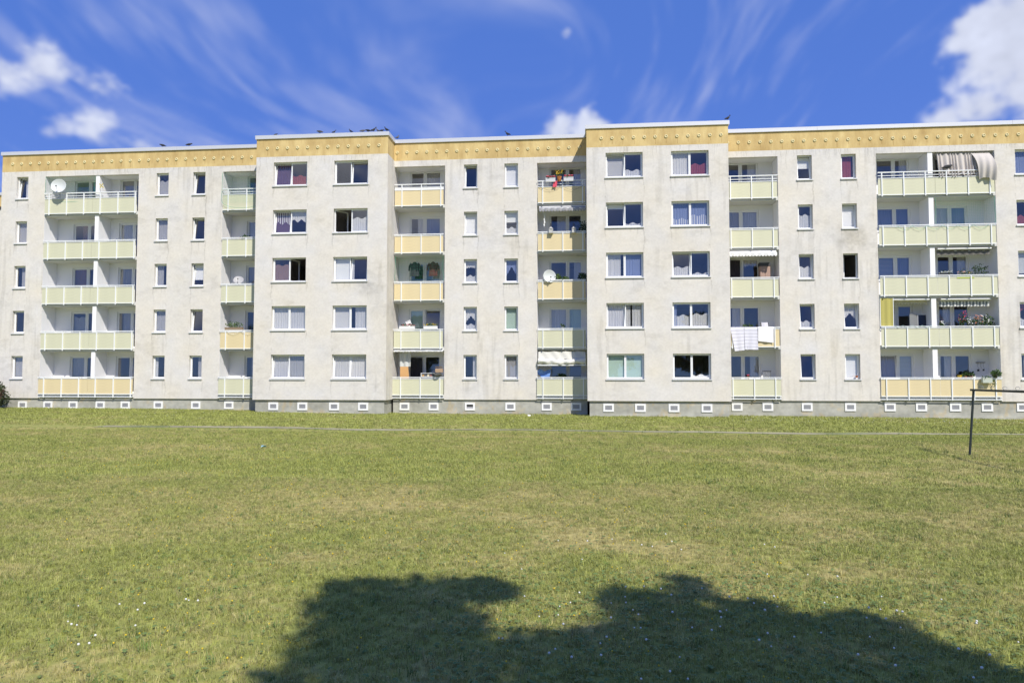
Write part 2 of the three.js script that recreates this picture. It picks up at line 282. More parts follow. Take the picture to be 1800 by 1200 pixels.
{ // walls: three lengths of the long wall, and the two projecting bays
  const seg = (x0, x1, cuts, keys) => {   // outline with the loggia shafts cut out from below
    const pts = [[x0, WALLB]]; for (const [a, b] of cuts) { if (a > x0) pts.push([a, WALLB], [a, LTOP]); else { pts.length = 0; pts.push([a, LTOP]); } if (b < x1) pts.push([b, LTOP], [b, WALLB]); else pts.push([b, LTOP]); }
    if (cuts.length === 0 || cuts[cuts.length - 1][1] < x1) pts.push([x1, WALLB]); pts.push([x1, BANDB], [x0, BANDB]);
    part('wall', wallWithHoles(pts, holesOf(small, keys), -.3, 0), mWall, house);
  };
  const c = (n) => [loggias[n].x0, loggias[n].x1];
  seg(XL, -19.05, [c('L1'), c('L2')], ['A', 'B', 'C']);
  seg(-11.2, .15, [c('L3'), c('L4')], ['D', 'Q']);
  seg(7.9, XR, [c('L5'), c('L6')], ['G', 'H', 'I', 'N']);
  for (const [x0, x1, keys] of [[-19.05, -11.2, ['E', 'F']], [.15, 7.9, ['J', 'K']]]) {
    part('wall', wallWithHoles(rect(x0, x1, WALLB, BANDB), holesOf(wide, keys), P - .3, P), mWall, house).userData.label = 'projecting bay wall with wide windows';
    for (const [a, b] of [[x0, x0 + .3], [x1 - .3, x1]]) part('side_wall', metric(span(a, b, WALLB, BANDB, -1.4, P - .3).clone()), mWall, house);
    part('bay_underside', span(x0 + .02, x1 - .02, WALLB + .002, WALLB + .2, -.3, P - .3), mSlab, house);
    part('roof_band', metric(span(x0, x1, BANDB, BANDT, -.3, P).clone()), mBand, house);
    part('roof_coping', merge([span(x0 - .07, x1 + .07, BANDT, BANDT + .22, P - .35, P + .07), span(x0 - .07, x0 + .35, BANDT, BANDT + .22, -.35, P - .35), span(x1 - .35, x1 + .07, BANDT, BANDT + .22, -.35, P - .35)]), mCoping, house);
    part('bay_roof', span(x0 + .3, x1 - .3, BANDT - .1, BANDT + .05, -.4, P - .3), mRoof, house);
    part('plinth', metric(span(x0 + .12, x1 - .12, -.4, WALLB + .1, -.2, P - .12).clone()), mPlinth, house);
  }
  for (const [x0, x1] of [[XL, -19.05], [-11.2, .15], [7.9, XR]]) {
    part('roof_band', metric(span(x0, x1, BANDB, BANDT, -.3, 0).clone()), mBand, house);
    const n = Math.round((x1 - x0) / 5.6);
    for (let k = 0; k < n; k++) part('roof_coping', span(x0 + (x1 - x0) * k / n + .003 - (k === 0 && x0 === XL ? .07 : 0), x0 + (x1 - x0) * (k + 1) / n - .003, BANDT, BANDT + .215 + .004 * (k % 2), -.4, .075 + .003 * (k % 2)), mCoping, house);
    part('plinth', metric(span(x0 + (x0 === XL ? .1 : 0), x1, -.4, LBOT, -.35, -.1).clone()), mPlinth, house);
  }
  // the rest of the body: ends, back, roof, storeys and inner walls
  part('end_wall', metric(span(XL, XL + .3, WALLB, BANDT, -12, -.3).clone()), mWall, house); part('end_wall', metric(span(XR - .3, XR, WALLB, BANDT, -12, -.3).clone()), mWall, house);
  part('plinth', metric(span(XL + .1, XL + .35, -.4, WALLB, -11.9, -.35).clone()), mPlinth, house);
  part('back_wall', metric(span(XL + .3, XR - .3, -.4, BANDT, -12, -11.7).clone()), mWall, house);
  part('flat_roof', span(XL + .3, XR - .3, BANDT - .15, BANDT + .02, -11.7, -.4), mRoof, house);
  const front = []; // inner front line for the storey slabs
  const steps = [[XL + .3, -.3], [-33.62, -.3], [-33.62, -1.4], [-27.07, -1.4], [-27.07, -.3], [-22.05, -.3], [-22.05, -1.4], [-18.75, -1.4], [-18.75, P - .3], [-11.5, P - .3], [-11.5, -1.4], [-7.95, -1.4], [-7.95, -.3], [-2.92, -.3], [-2.92, -1.4], [.45, -1.4], [.45, P - .3], [7.6, P - .3], [7.6, -1.4], [11.1, -1.4], [11.1, -.3], [16.02, -.3], [16.02, -1.4], [22.67, -1.4], [22.67, -.3], [XR - .3, -.3]];
  const slabGeo = slabShape([[XL + .3, 11.7], ...steps.map(([x, z]) => [x, -z]), [XR - .3, 11.7]], .2).rotateX(-Math.PI / 2);
  for (let r = 1; r <= 6; r++) part('storey_floor', slabGeo, mInner, house, 0, floorY(r) - .2, 0);
  part('corridor_wall', span(XL + .3, XR - .3, .95, 14.95, -6.2, -6), mInner, house);
  for (const x of [-33.72, -30.05, -27.0, -24.5, -21.95, -18.5, -15.2, -11.7, -7.85, -5.4, -3.0, .4, 4.05, 7.65, 11.2, 13.6, 15.9, 19.1, 22.8, 25.2]) part('inner_wall', span(x - .07, x + .07, .96, 14.94, -6, -1.45), mInner, house);
  for (const x of [-15.2, 4.05]) part('inner_wall', span(x - .07, x + .07, .96, 14.94, -1.44, P - .35), mInner, house);
  for (const x of [-24.5, -5.4, 13.6, 25.2]) part('inner_wall', span(x - .07, x + .07, .96, 14.94, -1.44, -.32), mInner, house);
}
// small round vents in the roof band
{
  const g = new THREE.TorusGeometry(.062, .04, 6, 14), hole = new THREE.CircleGeometry(.028, 10);
  for (const [xs, z] of [[ventXs.main, 0], [ventXs.block, P]]) for (const x of xs) { const v = part('roof_vent', g, mVent, house, x, ventY, z + .006); part('vent_hole', hole, mVentHole, v, 0, 0, .004); }
}
// cellar windows in the plinth
{
  const fr = ring(.58, .44, .1, .05), gr = merge([span(.1, .48, .1, .34, -.045, -.035), ...[0, 1, 2, 3, 4].map((k) => span(.1, .48, .115 + k * .047, .14 + k * .047, -.035, -.012))]);
  const cell = (x, y, z, open) => { const f = part('cellar_window', fr, mWhite, house, x - .29, y - .22, z + .045); if (open) { part('opening', span(.1, .48, .1, .34, -.045, -.04), mDark, f); part('grille', span(.1, .48, .1, .2, -.035, -.015), mGrille, f); } else part('grille', gr, mGrille, f); };
  for (const x of [-34.55, -32.87, -31.22, -29.45, -27.83, -25.71, -23.33, -21.25, -10.51, -8.78, -6.64, -4.28, -2.18, -.49, 8.5, 10.17, 12.29, 14.6, 16.7, 18.34, 20.11, 21.75, 23.55, 25.6]) cell(x, .5 + .003 * x + (x < -20 ? .06 : 0), -.1, x === -6.64);
  for (const x of [-17.84, -16.11, -14.24, -12.54, 1.3, 3.03, 4.84, 6.6]) cell(x, .51, P - .12);
}

// ---- windows
const FT = .05, STH = .055;
function sash(win, x, y, w, h, zf, { tilt, swing, dress = [], backing }) {
  const both = [part('sash', ring(w, h, STH, .055), mPVC, win, x, y, zf), part('pane', box(w - 2 * STH + .01, h - 2 * STH + .01, .004, w / 2, h / 2, -.03), mGlass, win, x, y, zf)];
  for (const m of both) { if (tilt) m.rotation.x = -.12; if (swing) m.rotation.y = swing; }
  for (const d of dress) d(win, x + STH * .5, x + w - STH * .5, y + STH * .5, y + h - STH * .5, zf - (tilt ? .16 : .12));
}
// what hangs behind a pane: each returns a function that adds it under the window
const full = (m = mSheer, folds = 7) => (w, x0, x1, y0, y1, z) => part('curtain', curtainGeo(x0, x1, () => y1, () => y0, z, folds), m, w);
const lower = (k = .55, m = mSheer, folds = 8) => (w, x0, x1, y0, y1, z) => { const e = rr(0, 6); part('curtain', curtainGeo(x0, x1, (u) => y0 + (y1 - y0) * (k + .04 * Math.sin(u * 11 + e)), () => y0, z, folds), m, w); };
const upper = (k = .4, m = mLace, arch = .2) => (w, x0, x1, y0, y1, z) => part('curtain', curtainGeo(x0, x1, () => y1, (u) => y1 - (y1 - y0) * (k + arch * Math.abs(2 * u - 1) + .025 * Math.sin(u * 40)), z, 8), m, w);
const zig = (k = .45, m = mLace) => (w, x0, x1, y0, y1, z) => part('curtain', curtainGeo(x0, x1, () => y1, (u) => y1 - (y1 - y0) * (k + .16 * Math.abs(((u * 2 + .25) % 1) - .5) * 2), z, 8), m, w);
const side = (a, b, m = mSheer) => (w, x0, x1, y0, y1, z) => part('curtain', curtainGeo(x0 + (x1 - x0) * a, x0 + (x1 - x0) * b, () => y1, () => y0, z, 4), m, w);
const roller = (k = 1, m = mRoller) => (w, x0, x1, y0, y1, z) => part('roller_blind', span(x0 + .01, x1 - .01, y1 - (y1 - y0) * k, y1, z - .004, z), m, w);
const slats = (k = 1, m = mBlind) => (w, x0, x1, y0, y1, z) => { const n = Math.round((y1 - y0) * k / .075), l = [], s = []; for (let i = 0; i < n; i++) { const y = y1 - .075 * (i + 1) - .01; (l.push(span(x0, x1, y + .012, y + .075, z - .004, z)), s.push(span(x0, x1, y, y + .012, z - .007, z - .005))); } part('pleated_blind', merge(l), m, w); part('blind_tape', merge(s), mSheer, w); };
const sillPot = (m) => (w, x0, x1, y0) => part('sill_ornament', cyl(.05, .07, .13, 8), m, w, x1 - .12, y0, .12);
function windowUnit(x0, x1, r, zf, a, b) {        // a, b: the sashes' settings; b absent: one sash
  const y0 = sillY(r), w = x1 - x0, fw = w - .02, fh = WH - .05, z = zf - .16;
  const win = part('window', ring(fw, fh, FT, .07), mPVC, house, x0 + .01, y0 + .045, z);
  part('window_sill', merge([span(-.06, w + .04, -.045, -.012, 0, .225), span(-.06, w + .04, -.075, -.045, .2, .225)]), mSill, win);
  const iw = fw - 2 * FT + .03, ih = fh - 2 * FT + .03, o = FT - .015;
  if (b) { sash(win, o, o, iw / 2, ih, -.008, a); sash(win, o + iw / 2 + .006, o, iw / 2 - .006, ih, -.01, b); }
  else sash(win, o, o, iw, ih, -.008, a);
  return win;
}
const T = true;
const plan = {
  A: [{ dress: [full(mGreyC)] }, {}, { dress: [side(.4, 1, mGreyC)] }, { dress: [full(mGreyC)] }, { tilt: T, dress: [side(.5, 1, mSheer)] }],  // grey curtains added to give these panes the grey of reflections
  B: [{ dress: [side(0, .25)] }, { dress: [full(mGreyC)] }, { dress: [side(0, .6, mGreyC)] }, { dress: [full(mGreyC)] }, { dress: [lower(.7, mGreyC)] }],  // grey curtains added here too, imitating grey reflections in the glass
  C: [{ dress: [side(.55, 1, mGreyC)] }, { tilt: T }, { tilt: T, dress: [slats(.75)] }, { tilt: T }, { tilt: T, dress: [side(.8, 1)] }],
  D: [{ dress: [side(.7, 1)] }, { dress: [upper(.35, mLace, .3), lower(.25)] }, { dress: [upper(.3, mLace, .05), lower(.3)] }, { tilt: T, dress: [slats()] }, { tilt: T }],
  Q: [{ dress: [full(mGreyC)] }, { dress: [slats(1, mRollerGreen)] }, { dress: [upper(.3, mBlueC, .45)] }, { dress: [roller(.45), lower(.3)] }, { dress: [slats()] }],
  G: [{ tilt: T }, { tilt: T, dress: [lower(.3)] }, { tilt: T, dress: [lower(.5, mLace)] }, { dress: [lower(.62)] }, { tilt: T, dress: [roller(.5)] }],
  H: [{ dress: [slats(1, mBlind), sillPot(mTerra)] }, { tilt: T, dress: [upper(.35, mLace, .3)] }, { swing: 1.15 }, { tilt: T, dress: [slats()] }, { dress: [side(0, .85, mRed)] }],
  I: [{ dress: [side(.3, 1)] }, { dress: [lower(.35), upper(.2, mRed, .2)] }, { dress: [slats(.9, mBlindGrey)] }, { dress: [lower(.4, mRed)] }, { dress: [full(mBlueC)] }],
  N: [{}, { tilt: T }, { dress: [full()] }, { dress: [slats()] }, {}],
};
const planWide = {
  E: [[{ tilt: T, dress: [full()] }, { dress: [full(mGreyC)] }], [{ dress: [full(mLace)] }, { dress: [full(mSheer)] }], [{ dress: [lower(.75, mBrownC)] }, { swing: 1.35 }], [{ tilt: T, dress: [zig(.45), roller(1, mPurple)] }, { dress: [zig(.35)] }], [{ tilt: T, dress: [full(mPurple)] }, { dress: [lower(.45, mRed)] }]],
  F: [[{ tilt: T, dress: [full()] }, { tilt: T, dress: [full(mLace)] }], [{ dress: [full(mLace, 14)] }, { dress: [side(.25, 1)] }], [{ dress: [roller()] }, { tilt: T, dress: [side(0, .15)] }], [{ swing: 1.0 }, { dress: [lower(.65)] }], [{}, { tilt: T }]],
  J: [[{ dress: [roller(1, mRollerGreen)] }, { dress: [roller(1, mRollerGreen)] }], [{ tilt: T, dress: [full()] }, { dress: [side(0, .3), side(.4, 1)] }], [{ dress: [side(0, .8)] }, { dress: [full(mBlueC)] }], [{ tilt: T, dress: [roller(.2)] }, { dress: [lower(.15)] }], [{ tilt: T, dress: [roller(1, mRollerGrey)] }, { dress: [lower(.3)] }]],
  K: [[{}, { dress: [lower(.12, mWhiteF)] }], [{ dress: [lower(.5), side(0, .2, mBlueC)] }, { dress: [lower(.55)] }], [{ tilt: T, dress: [lower(.4)] }, { dress: [lower(.12)] }], [{ dress: [lower(.3), full(mBlueC)] }, { dress: [lower(.45), full(mBlueC)] }], [{ dress: [full(mLace)] }, { dress: [lower(.5, mRed)] }]],
};
for (const k of Object.keys(small)) for (let r = 1; r <= 5; r++) windowUnit(small[k][0], small[k][1], r, 0, plan[k][r - 1]);
for (const k of Object.keys(wide)) for (let r = 1; r <= 5; r++) windowUnit(wide[k][0], wide[k][1], r, P, planWide[k][r - 1][0], planWide[k][r - 1][1]);

// ---- loggias
const DT = 2.33;    // door head above the floor
const dressPick = [[[]], [[full(mSheer)]], [[]], [[side(.4, 1)]], [[full(mGreyC)]], [[slats(1, mBlindGrey)]], [[lower(.4)]], [[]]];
let dp = 0;
const special = { 'L1-1-0': [{ dress: [full(mGreyC)] }, {}], 'L1-2-0': [{ dress: [lower(.8, mGreyC)] }, {}], 'L1-2-1': [{ dress: [side(.3, 1, mGreyC)] }, {}], 'L1-3-0': [{ dress: [full(mBrownC)] }, {}], 'L1-3-1': [{ dress: [full(mGreyC)] }, {}], 'L1-4-0': [{ dress: [side(.5, 1, mBrownC)] }, {}], 'L1-5-1': [{ dress: [full(mGreyC)] }, {}], 'L6-1-0': [{ tilt: T, dress: [full(mGreyC)] }, { dress: [slats(1, mBlindGrey)] }], 'L6-3-0': [{ dress: [slats(1, mBlueC)] }, { dress: [full(mBlueC)] }], 'L6-4-0': [{ dress: [full(mBlueC)] }, { dress: [full(mBlueC)] }], 'L6-4-1': [{ dress: [full(mBlueC)] }, { dress: [full(mSheer)] }], 'L5-4-0': [{ dress: [full(mSheer)] }, { dress: [full(mGreyC)] }], 'L5-3-0': [{ dress: [upper(.25, mLace, .1)] }, {}], 'L3-5-0': [{ dress: [full(mGreyC)] }, {}], 'L3-4-0': [{ dress: [full(mBlueC)] }, { dress: [side(.5, 1, mSheer)] }], 'L3-2-0': [{ tilt: T }, { dress: [roller(1, mRollerGreen)] }], 'L4-2-0': [{ dress: [full(mSheer)] }, { dress: [full(mRollerGreen)] }], 'L4-1-0': [{}, {}], 'L2-2-0': [{}, {}] };  // grey and brown curtains in L1 are added to imitate reflections in its glass
for (const [name, L] of Object.entries(loggias)) {
  const { x0, x1 } = L;
  // back wall with one L-shaped opening for each window and door
  const holes = [];
  for (let r = 1; r <= 5; r++) for (const [kind, a, b, c] of L.units) {
    const F = floorY(r), s = F + .92, t = F + DT, f = F + .03;
    holes.push(kind === 'w' ? [[a, s], [b, s], [b, f], [c, f], [c, t], [a, t]] : [[a, f], [b, f], [b, s], [c, s], [c, t], [a, t]]);
  }
  part('loggia_wall', wallWithHoles(rect(x0, x1, LBOT, LTOP + .3), holes, -LD - .2, -LD), mLoggia, house);
  const inBay = { L2: [1, 0], L3: [0, 1], L4: [1, 0], L5: [0, 1] }[name] ?? [1, 1];
  const lw = name === 'L3' || name === 'L5' ? null : [x0 - .2, x0], rw = name === 'L2' || name === 'L4' ? null : [x1, x1 + .2];
  for (const q of [lw, rw]) if (q) part('loggia_side_wall', span(q[0], q[1], LBOT, LTOP + .3, -LD - .2, -.3), mLoggia, house);
  if (lw) part('loggia_reveal', span(x0, x0 + .004, WALLB, LTOP, -LD, -.006), mLoggia, house); if (rw) part('loggia_reveal', span(x1 - .004, x1, WALLB, LTOP, -LD, -.006), mLoggia, house);
  part('loggia_ceiling', span(x0 + .005, x1 - .005, LTOP, LTOP + .2, -LD, -.3), mLoggia, house);
  if (L.col) part('loggia_partition', span(L.col[0], L.col[1], LBOT + .25, LTOP - .002, -LD, -.04), mLoggia, house);
  for (let r = 1; r <= 5; r++) {
    const F = floorY(r), g = r === 1, top = r === 5;
    const bal = part('balcony', span(x0 + .006, x1 - .006, F - .2, F, -LD + .002, -.01), mSlab, house);
    const px0 = x0 + (g ? -.02 : .05), px1 = x1 - (g ? .02 : .07), z = .09, mP = L.rows[5 - r] === 'G' ? mPanG : mPanY;
    const pb = F - (g ? .0 : .06), pt = F + (top ? .86 : .93), rt = F + (top ? 1.2 : 1.02);
    const cuts = [px0, ...L.posts.filter((p) => p > px0 + .1 && p < px1 - .05), px1]; if (L.seam) cuts.splice(4, 0, L.seam);
    for (let k = 0; k + 1 < cuts.length; k++) part('panel', span(cuts[k] + .006, cuts[k + 1] - .006, pb, pt, z - .03, z - .018), mP, bal);
    const postBot = g ? F - .22 : F - .16;
    for (const p of L.posts) { if (p > px1) continue; part('post', span(p - .028, p + .028, postBot, rt - .03, z - .015, z + .035), mRail, bal); part('bracket', span(p - .02, p + .02, g ? F - .2 : F - .17, g ? F - .12 : F - .11, -.1, z - .016), mSteel, bal); }
    part('handrail', span(px0 - .01, px1 + .02, rt - .03, rt + .02, z - .05, z + .04), mRail, bal);
    part('bottom_rail', span(px0, px1, pb - .03, pb + .015, z - .017, z + .006), mRail, bal);
    part('top_rail', span(px0, px1, pt - .015, pt + .025, z - .017, z + .006), mRail, bal);
    if (top) part('middle_rail', span(px0, px1, F + 1.0, F + 1.035, z - .04, z - .005), mRail, bal);
    if (g) part('lower_rail', span(px0, px1, F - .2, F - .15, z - .03, z + .01), mRail, bal);
    if (name === 'L3' && top) part('filler_panel', span(px0, px1, F + .89, F + .995, z - .032, z - .02), mWhite, bal);
    L.units.forEach(([kind, a, b, c], ui) => {
      const sp = special[`${name}-${r}-${ui}`] ?? (name === 'L1' || name === 'L2' ? [{ dress: dressPick[(dp++) % 8][0] }, {}] : [{ dress: dressPick[(dp++) % 8][0] }, { dress: dressPick[(dp += 3) % 8][0] }]);
      const zf = -LD - .08, wh = DT - .92 - .01, dh = DT - .04;
      const [wx0, wx1, dx0, dx1] = kind === 'w' ? [a, b, b, c] : [b, c, a, b];
      const w = part('balcony_window', ring(wx1 - wx0 - .008, wh, .06, .07), mPVC, house, wx0 + .004, F + .925, zf);
      sash(w, .045, .045, wx1 - wx0 - .1, wh - .09, -.008, sp[0]); part('window_sill', span(-.03, wx1 - wx0 + .02, -.035, -.004, 0, .13), mSill, w);
      const d = part('balcony_door', ring(dx1 - dx0 - .008, dh, .06, .07), mPVC, house, dx0 + .004, F + .035, zf);
      sash(d, .045, .045, dx1 - dx0 - .1, dh - .09, -.008, sp[1]);
    });
  }
}

//@@OBJECTS
// ---------------------------------------------------------------- things on and around the balconies
const F = floorY, RZ = .09, railTop = (r) => F(r) + (r === 5 ? 1.22 : 1.04);
function leaves(n, rx, ry, rz, size, drop = 0) {          // a bunch of small folded leaves filling an ellipsoid that stands on y = 0
  const pos = [];
  for (let i = 0; i < n; i++) {
    let x, y, z; do { x = rr(-1, 1); y = rr(-1, 1); z = rr(-1, 1); } while (x * x + y * y + z * z > 1);
    const c = new THREE.Vector3(x * rx, (y + 1) * ry - drop, z * rz), d = new THREE.Vector3(rr(-1, 1), rr(-.4, 1), rr(-1, 1)).normalize(), s = new THREE.Vector3(rr(-1, 1), rr(-.6, .6), rr(-1, 1)).cross(d).normalize(), up = new THREE.Vector3().crossVectors(d, s);
    const l = size * rr(.7, 1.4), w = l * .3, a = c, b = c.clone().addScaledVector(d, l * .5).addScaledVector(s, w).addScaledVector(up, w * .35), e = c.clone().addScaledVector(d, l), f = c.clone().addScaledVector(d, l * .5).addScaledVector(s, -w).addScaledVector(up, w * .35);
    pos.push(...a.toArray(), ...b.toArray(), ...e.toArray(), ...a.toArray(), ...e.toArray(), ...f.toArray());
  }
  const g = new THREE.BufferGeometry(); g.setAttribute('position', new THREE.Float32BufferAttribute(pos, 3)); g.computeVertexNormals(); return g;
}
function blossoms(n, rx, ry, rz, size, y0 = 0) {
  const g = new THREE.IcosahedronGeometry(size, 0); g.deleteAttribute('uv'); const l = [];
  for (let i = 0; i < n; i++) l.push(g.clone().scale(1, .6, 1).rotateX(rr(-1, 1)).translate(rr(-rx, rx), y0 + rr(0, ry), rr(-rz, rz)));
  return mergeGeometries(l);
}
function trough(w, h, d) { return merge([span(-w / 2, w / 2, 0, .02, -d / 2, d / 2), span(-w / 2, w / 2, .02, h, d / 2 - .015, d / 2), span(-w / 2, w / 2, .02, h, -d / 2, -d / 2 + .015), span(-w / 2, -w / 2 + .015, .02, h, -d / 2 + .015, d / 2 - .015), span(w / 2 - .015, w / 2, .02, h, -d / 2 + .015, d / 2 - .015), span(-w / 2 - .012, w / 2 + .012, h - .03, h - .008, d / 2, d / 2 + .012)]); }
function flowerBox(label, x, y, z, w, mBox, mF, { n = 40, h = .12, size = .03, g = 0, leafN = 90, box: bh = .17 } = {}) {
  const t = thing('flower_box', label, 'flower box', [x, y, z]);
  part('trough', trough(w, bh, .18), mBox, t); part('soil', span(-w / 2 + .016, w / 2 - .016, bh - .05, bh - .035, -.074, .074), std([.04, .03, .02], 1), t);
  part('foliage', leaves(leafN, w * .5, h * .6, .11, .09), mGreen[g], t, 0, bh - .04, 0); if (mF) part('blossoms', blossoms(n, w * .48, h * .6, .12, size, bh + h * .3), mF, t); return t;
}
const potGeo = new THREE.LatheGeometry([[0, 0], [.075, 0], [.1, .16], [.112, .16], [.112, .19], [.097, .19], [.09, .16], [0, .16]].map(([x, y]) => new THREE.Vector2(x, y)), 14);
function pottedPlant(label, x, y, z, s, mPot, { h = .3, rx = .16, g = 0, mF, n = 14, leafN = 70, leaf = .12, fs = .03 } = {}) {
  const t = thing('potted_plant', label, 'potted plant', [x, y, z]); const p = part('pot', potGeo, mPot, t); p.scale.setScalar(s);
  part('stem', merge([0, 1, 2].map((k) => tube([[0, .1 * s, 0], [rx * .3 * Math.cos(k * 2.1), .12 * s + h * .5, rx * .3 * Math.sin(k * 2.1)], [rx * .6 * Math.cos(k * 2.1), .15 * s + h, rx * .6 * Math.sin(k * 2.1)]], .006, 4))), mGreen[2], t);
  part('foliage', leaves(leafN, rx, h * .55, rx, leaf), mGreen[g], t, 0, .14 * s, 0); if (mF) part('blossoms', blossoms(n, rx * .9, h * .8, rx * .9, fs, .2 * s + h * .35), mF, t); return t;
}
function satelliteDish(label, x, y, z, dia, mat, turn, lean = .16) {
  const t = thing('satellite_dish', label, 'satellite dish', [x, y, z]), R = dia / 2, head = new THREE.Group(); t.rotation.y = turn;
  const pr = []; for (let i = 0; i <= 10; i++) { const r = R * i / 10; pr.push(new THREE.Vector2(r, r * r / (R * 3.2))); } pr.push(new THREE.Vector2(R + .008, R / 3.2 - .012)); for (let i = 10; i >= 0; i--) { const r = R * i / 10; pr.push(new THREE.Vector2(r, r * r / (R * 3.2) - .012)); }
  const rot = (g) => g.rotateX(Math.PI / 2 - lean);
  part('reflector', rot(new THREE.LatheGeometry(pr, 28)), mat, t);
  part('feed_arm', rot(tube([[0, 0, R * .95], [0, R * .55, R * .85], [0, R * .95, R * .35]], .011, 6)), mSteel, t);
  part('receiver', rot(cyl(.035, .03, .12, 10).rotateX(.5).translate(0, R * .9, R * .3)), mDark, t);
  part('mast', merge([tube([[0, 0, -.03], [0, -.05, -.12], [0, -.2, -.13], [0, -R - .35, -.13]], .02, 8), box(.1, .12, .08, 0, -.03, -.07)]), mSteel, t); return t;
}
const mDish = std([.62, .65, .64], .5), mDishGrey = std([.42, .42, .43], .5);
satelliteDish('large white satellite dish on the top floor balcony at left end', -32.2, 13.9, .38, .86, mDish, .25);
satelliteDish('small grey satellite dish inside narrow balcony left of the first bay', -20.85, 8.0, -.22, .58, mDishGrey, .3, .6);
satelliteDish('white satellite dish on ochre middle balcony beside green plants', -2.02, 7.98, .02, .74, mDish, .3);

// nets against pigeons: strands with real gaps
const mNet = std([.10, .42, .27], .8);
function balconyNet(label, x0, x1, y0, y1, z, sag = .12) {
  const l = [], nx = Math.round((x1 - x0) / .09), ny = Math.round((y1 - y0) / .09), zz = (u, v) => z + sag * .3 * Math.sin(u * 9) * Math.sin(v * 3);
  for (let i = 0; i <= nx; i++) { const u = i / nx; l.push(tube([0, .5, 1].map((v) => [x0 + (x1 - x0) * u + .03 * Math.sin(v * 7 + i), y0 + (y1 - y0) * v, zz(u, v)]), .0018, 3, 3)); }
  for (let j = 0; j <= ny; j++) { const v = j / ny; l.push(tube([0, .25, .5, .75, 1].map((u) => [x0 + (x1 - x0) * u, y0 + (y1 - y0) * v - sag * Math.sin(u * Math.PI) * v * .3, zz(u, v)]), .0018, 3, 6)); }
  const t = thing('balcony_net', label, 'net'); part('mesh', merge(l), mNet, t); part('edge_cord', tube([[x0, y1, z], [x0, (y0 + y1) / 2, z + .02], [x0 + .03, y0, z], [(x0 + x1) / 2, y0 - sag, z + .06], [x1 - .03, y0, z], [x1, (y0 + y1) / 2, z + .02], [x1, y1, z]], .008, 4, 40), mNet, t);
}
balconyNet('green pigeon net across the top floor double balcony at left end', -33.38, -30.12, 13.3, 14.6, .02, .3);
balconyNet('green pigeon net on top floor narrow balcony beside the left bay', -21.8, -19.2, 12.7, 14.55, .16, .35);
balconyNet('green pigeon net on ochre third floor balcony with hanging shirts', -11.1, -8.25, 7.75, 9.3, .0, .12);
balconyNet('green pigeon net over the upper right double balcony', 19.32, 22.4, 10.6, 12.1, .0, .12);

{ // toy on a stick
  const t = thing('toy_windmill', 'yellow toy windmill on a stick above top left balcony rail', 'toy', [-29.62, 13.4, .1]);
  part('stick', cyl(.008, .008, .55, 6), mWhite, t); const m = std([.75, .6, .08], .5);
  for (let k = 0; k < 4; k++) { const b = part('blade', slabShape([[0, 0], [.16, .03], [.14, .1], [.02, .04]], .006), m, t, 0, .55, .015); b.rotation.set(.3, 0, k * Math.PI / 2 + .35); }
  part('hub', new THREE.SphereGeometry(.018, 8, 6), mDark, t, 0, .55, .02);
}
{ // wicker chair
  const t = thing('wicker_chair', 'brown wicker chair on the fourth floor narrow balcony at left', 'chair', [-21.05, F(4), -.55]), m = std([.34, .16, .09], .9);
  part('seat', merge([span(-.27, .27, .38, .44, -.26, .26), span(-.24, .24, .44, .49, -.22, .24)]), m, t);
  part('backrest', sheet(14, 8, (u, v) => { const a = (u - .5) * 2.6, w = .3 + .05 * v; return [Math.sin(a) * w, .45 + v * (.78 - .24 * Math.abs(u - .5) * 2), -Math.cos(a) * .3 + .06 - .12 * v]; }), m, t);
  for (const [x, z] of [[-.22, -.2], [.22, -.2], [-.22, .2], [.22, .2]]) part('leg', cyl(.02, .024, .38, 8), m, t, x, 0, z);
}
pottedPlant('grey green bushy plant on narrow balcony beside wicker chair', -20.45, F(4) + .55, -.2, 1.4, mSteel, { h: .42, rx: .3, g: 2, leafN: 150 });
flowerBox('long box of green herbs on the ochre narrow balcony at left', -20.95, railTop(2), .04, 1.1, std([.30, .22, .15], .8), mWhiteF, { n: 12, h: .3, g: 1, leafN: 200, size: .02 });
flowerBox('grey flower box with red blossoms on top ochre balcony, left one', -1.92, railTop(5) - .12, .2, .56, std([.6, .61, .63], .5), mPinkF, { n: 60, h: .12, size: .035, box: .24 });
flowerBox('grey flower box with pink blossoms on top ochre balcony, right one', -.88, railTop(5) - .1, .2, .56, std([.6, .61, .63], .5), std([.8, .14, .22], .7), { n: 70, h: .12, size: .035, box: .24 });
pottedPlant('orange pot with yellow blooms between two grey flower boxes', -1.42, railTop(5) - .08, .2, 1.35, std([.62, .22, .07], .7), { h: .3, rx: .22, g: 2, mF: mYellowF, n: 26, leafN: 40 });
one('red_cloth', sheet(8, 8, (u, v) => [(u - .5) * .22 + .02 * Math.sin(v * 5), -v * .36, .03 * Math.sin(u * 7 + v * 2)]), mPinkF, 'small red cloth hanging below orange pot on top balcony', 'cloth', [-1.66, railTop(5) - .05, .19]);
function cord(name, label, x0, x1, y, z, sag, m, n = 3) { const pts = []; for (let i = 0; i <= n * 6; i++) { const u = i / (n * 6); pts.push([x0 + (x1 - x0) * u, y - sag * Math.abs(Math.sin(u * n * Math.PI)), z]); } const t = thing(name, label, 'cord'); part('cable', tube(pts, .007, 4, n * 14), m, t); part('bulbs', merge(pts.filter((_, i) => i % 2).map((p) => new THREE.SphereGeometry(.017, 6, 4).translate(p[0], p[1] - .02, p[2]))), mWhite, t); }
cord('light_chain', 'light chain slung in bows over top ochre balcony panels', -2.6, .0, F(5) + .9, .15, .26, mDark, 2);
cord('light_chain', 'light chain drooping over fourth floor right double balcony', 17.2, 22.0, F(4) + .98, .15, .22, mNet, 6);
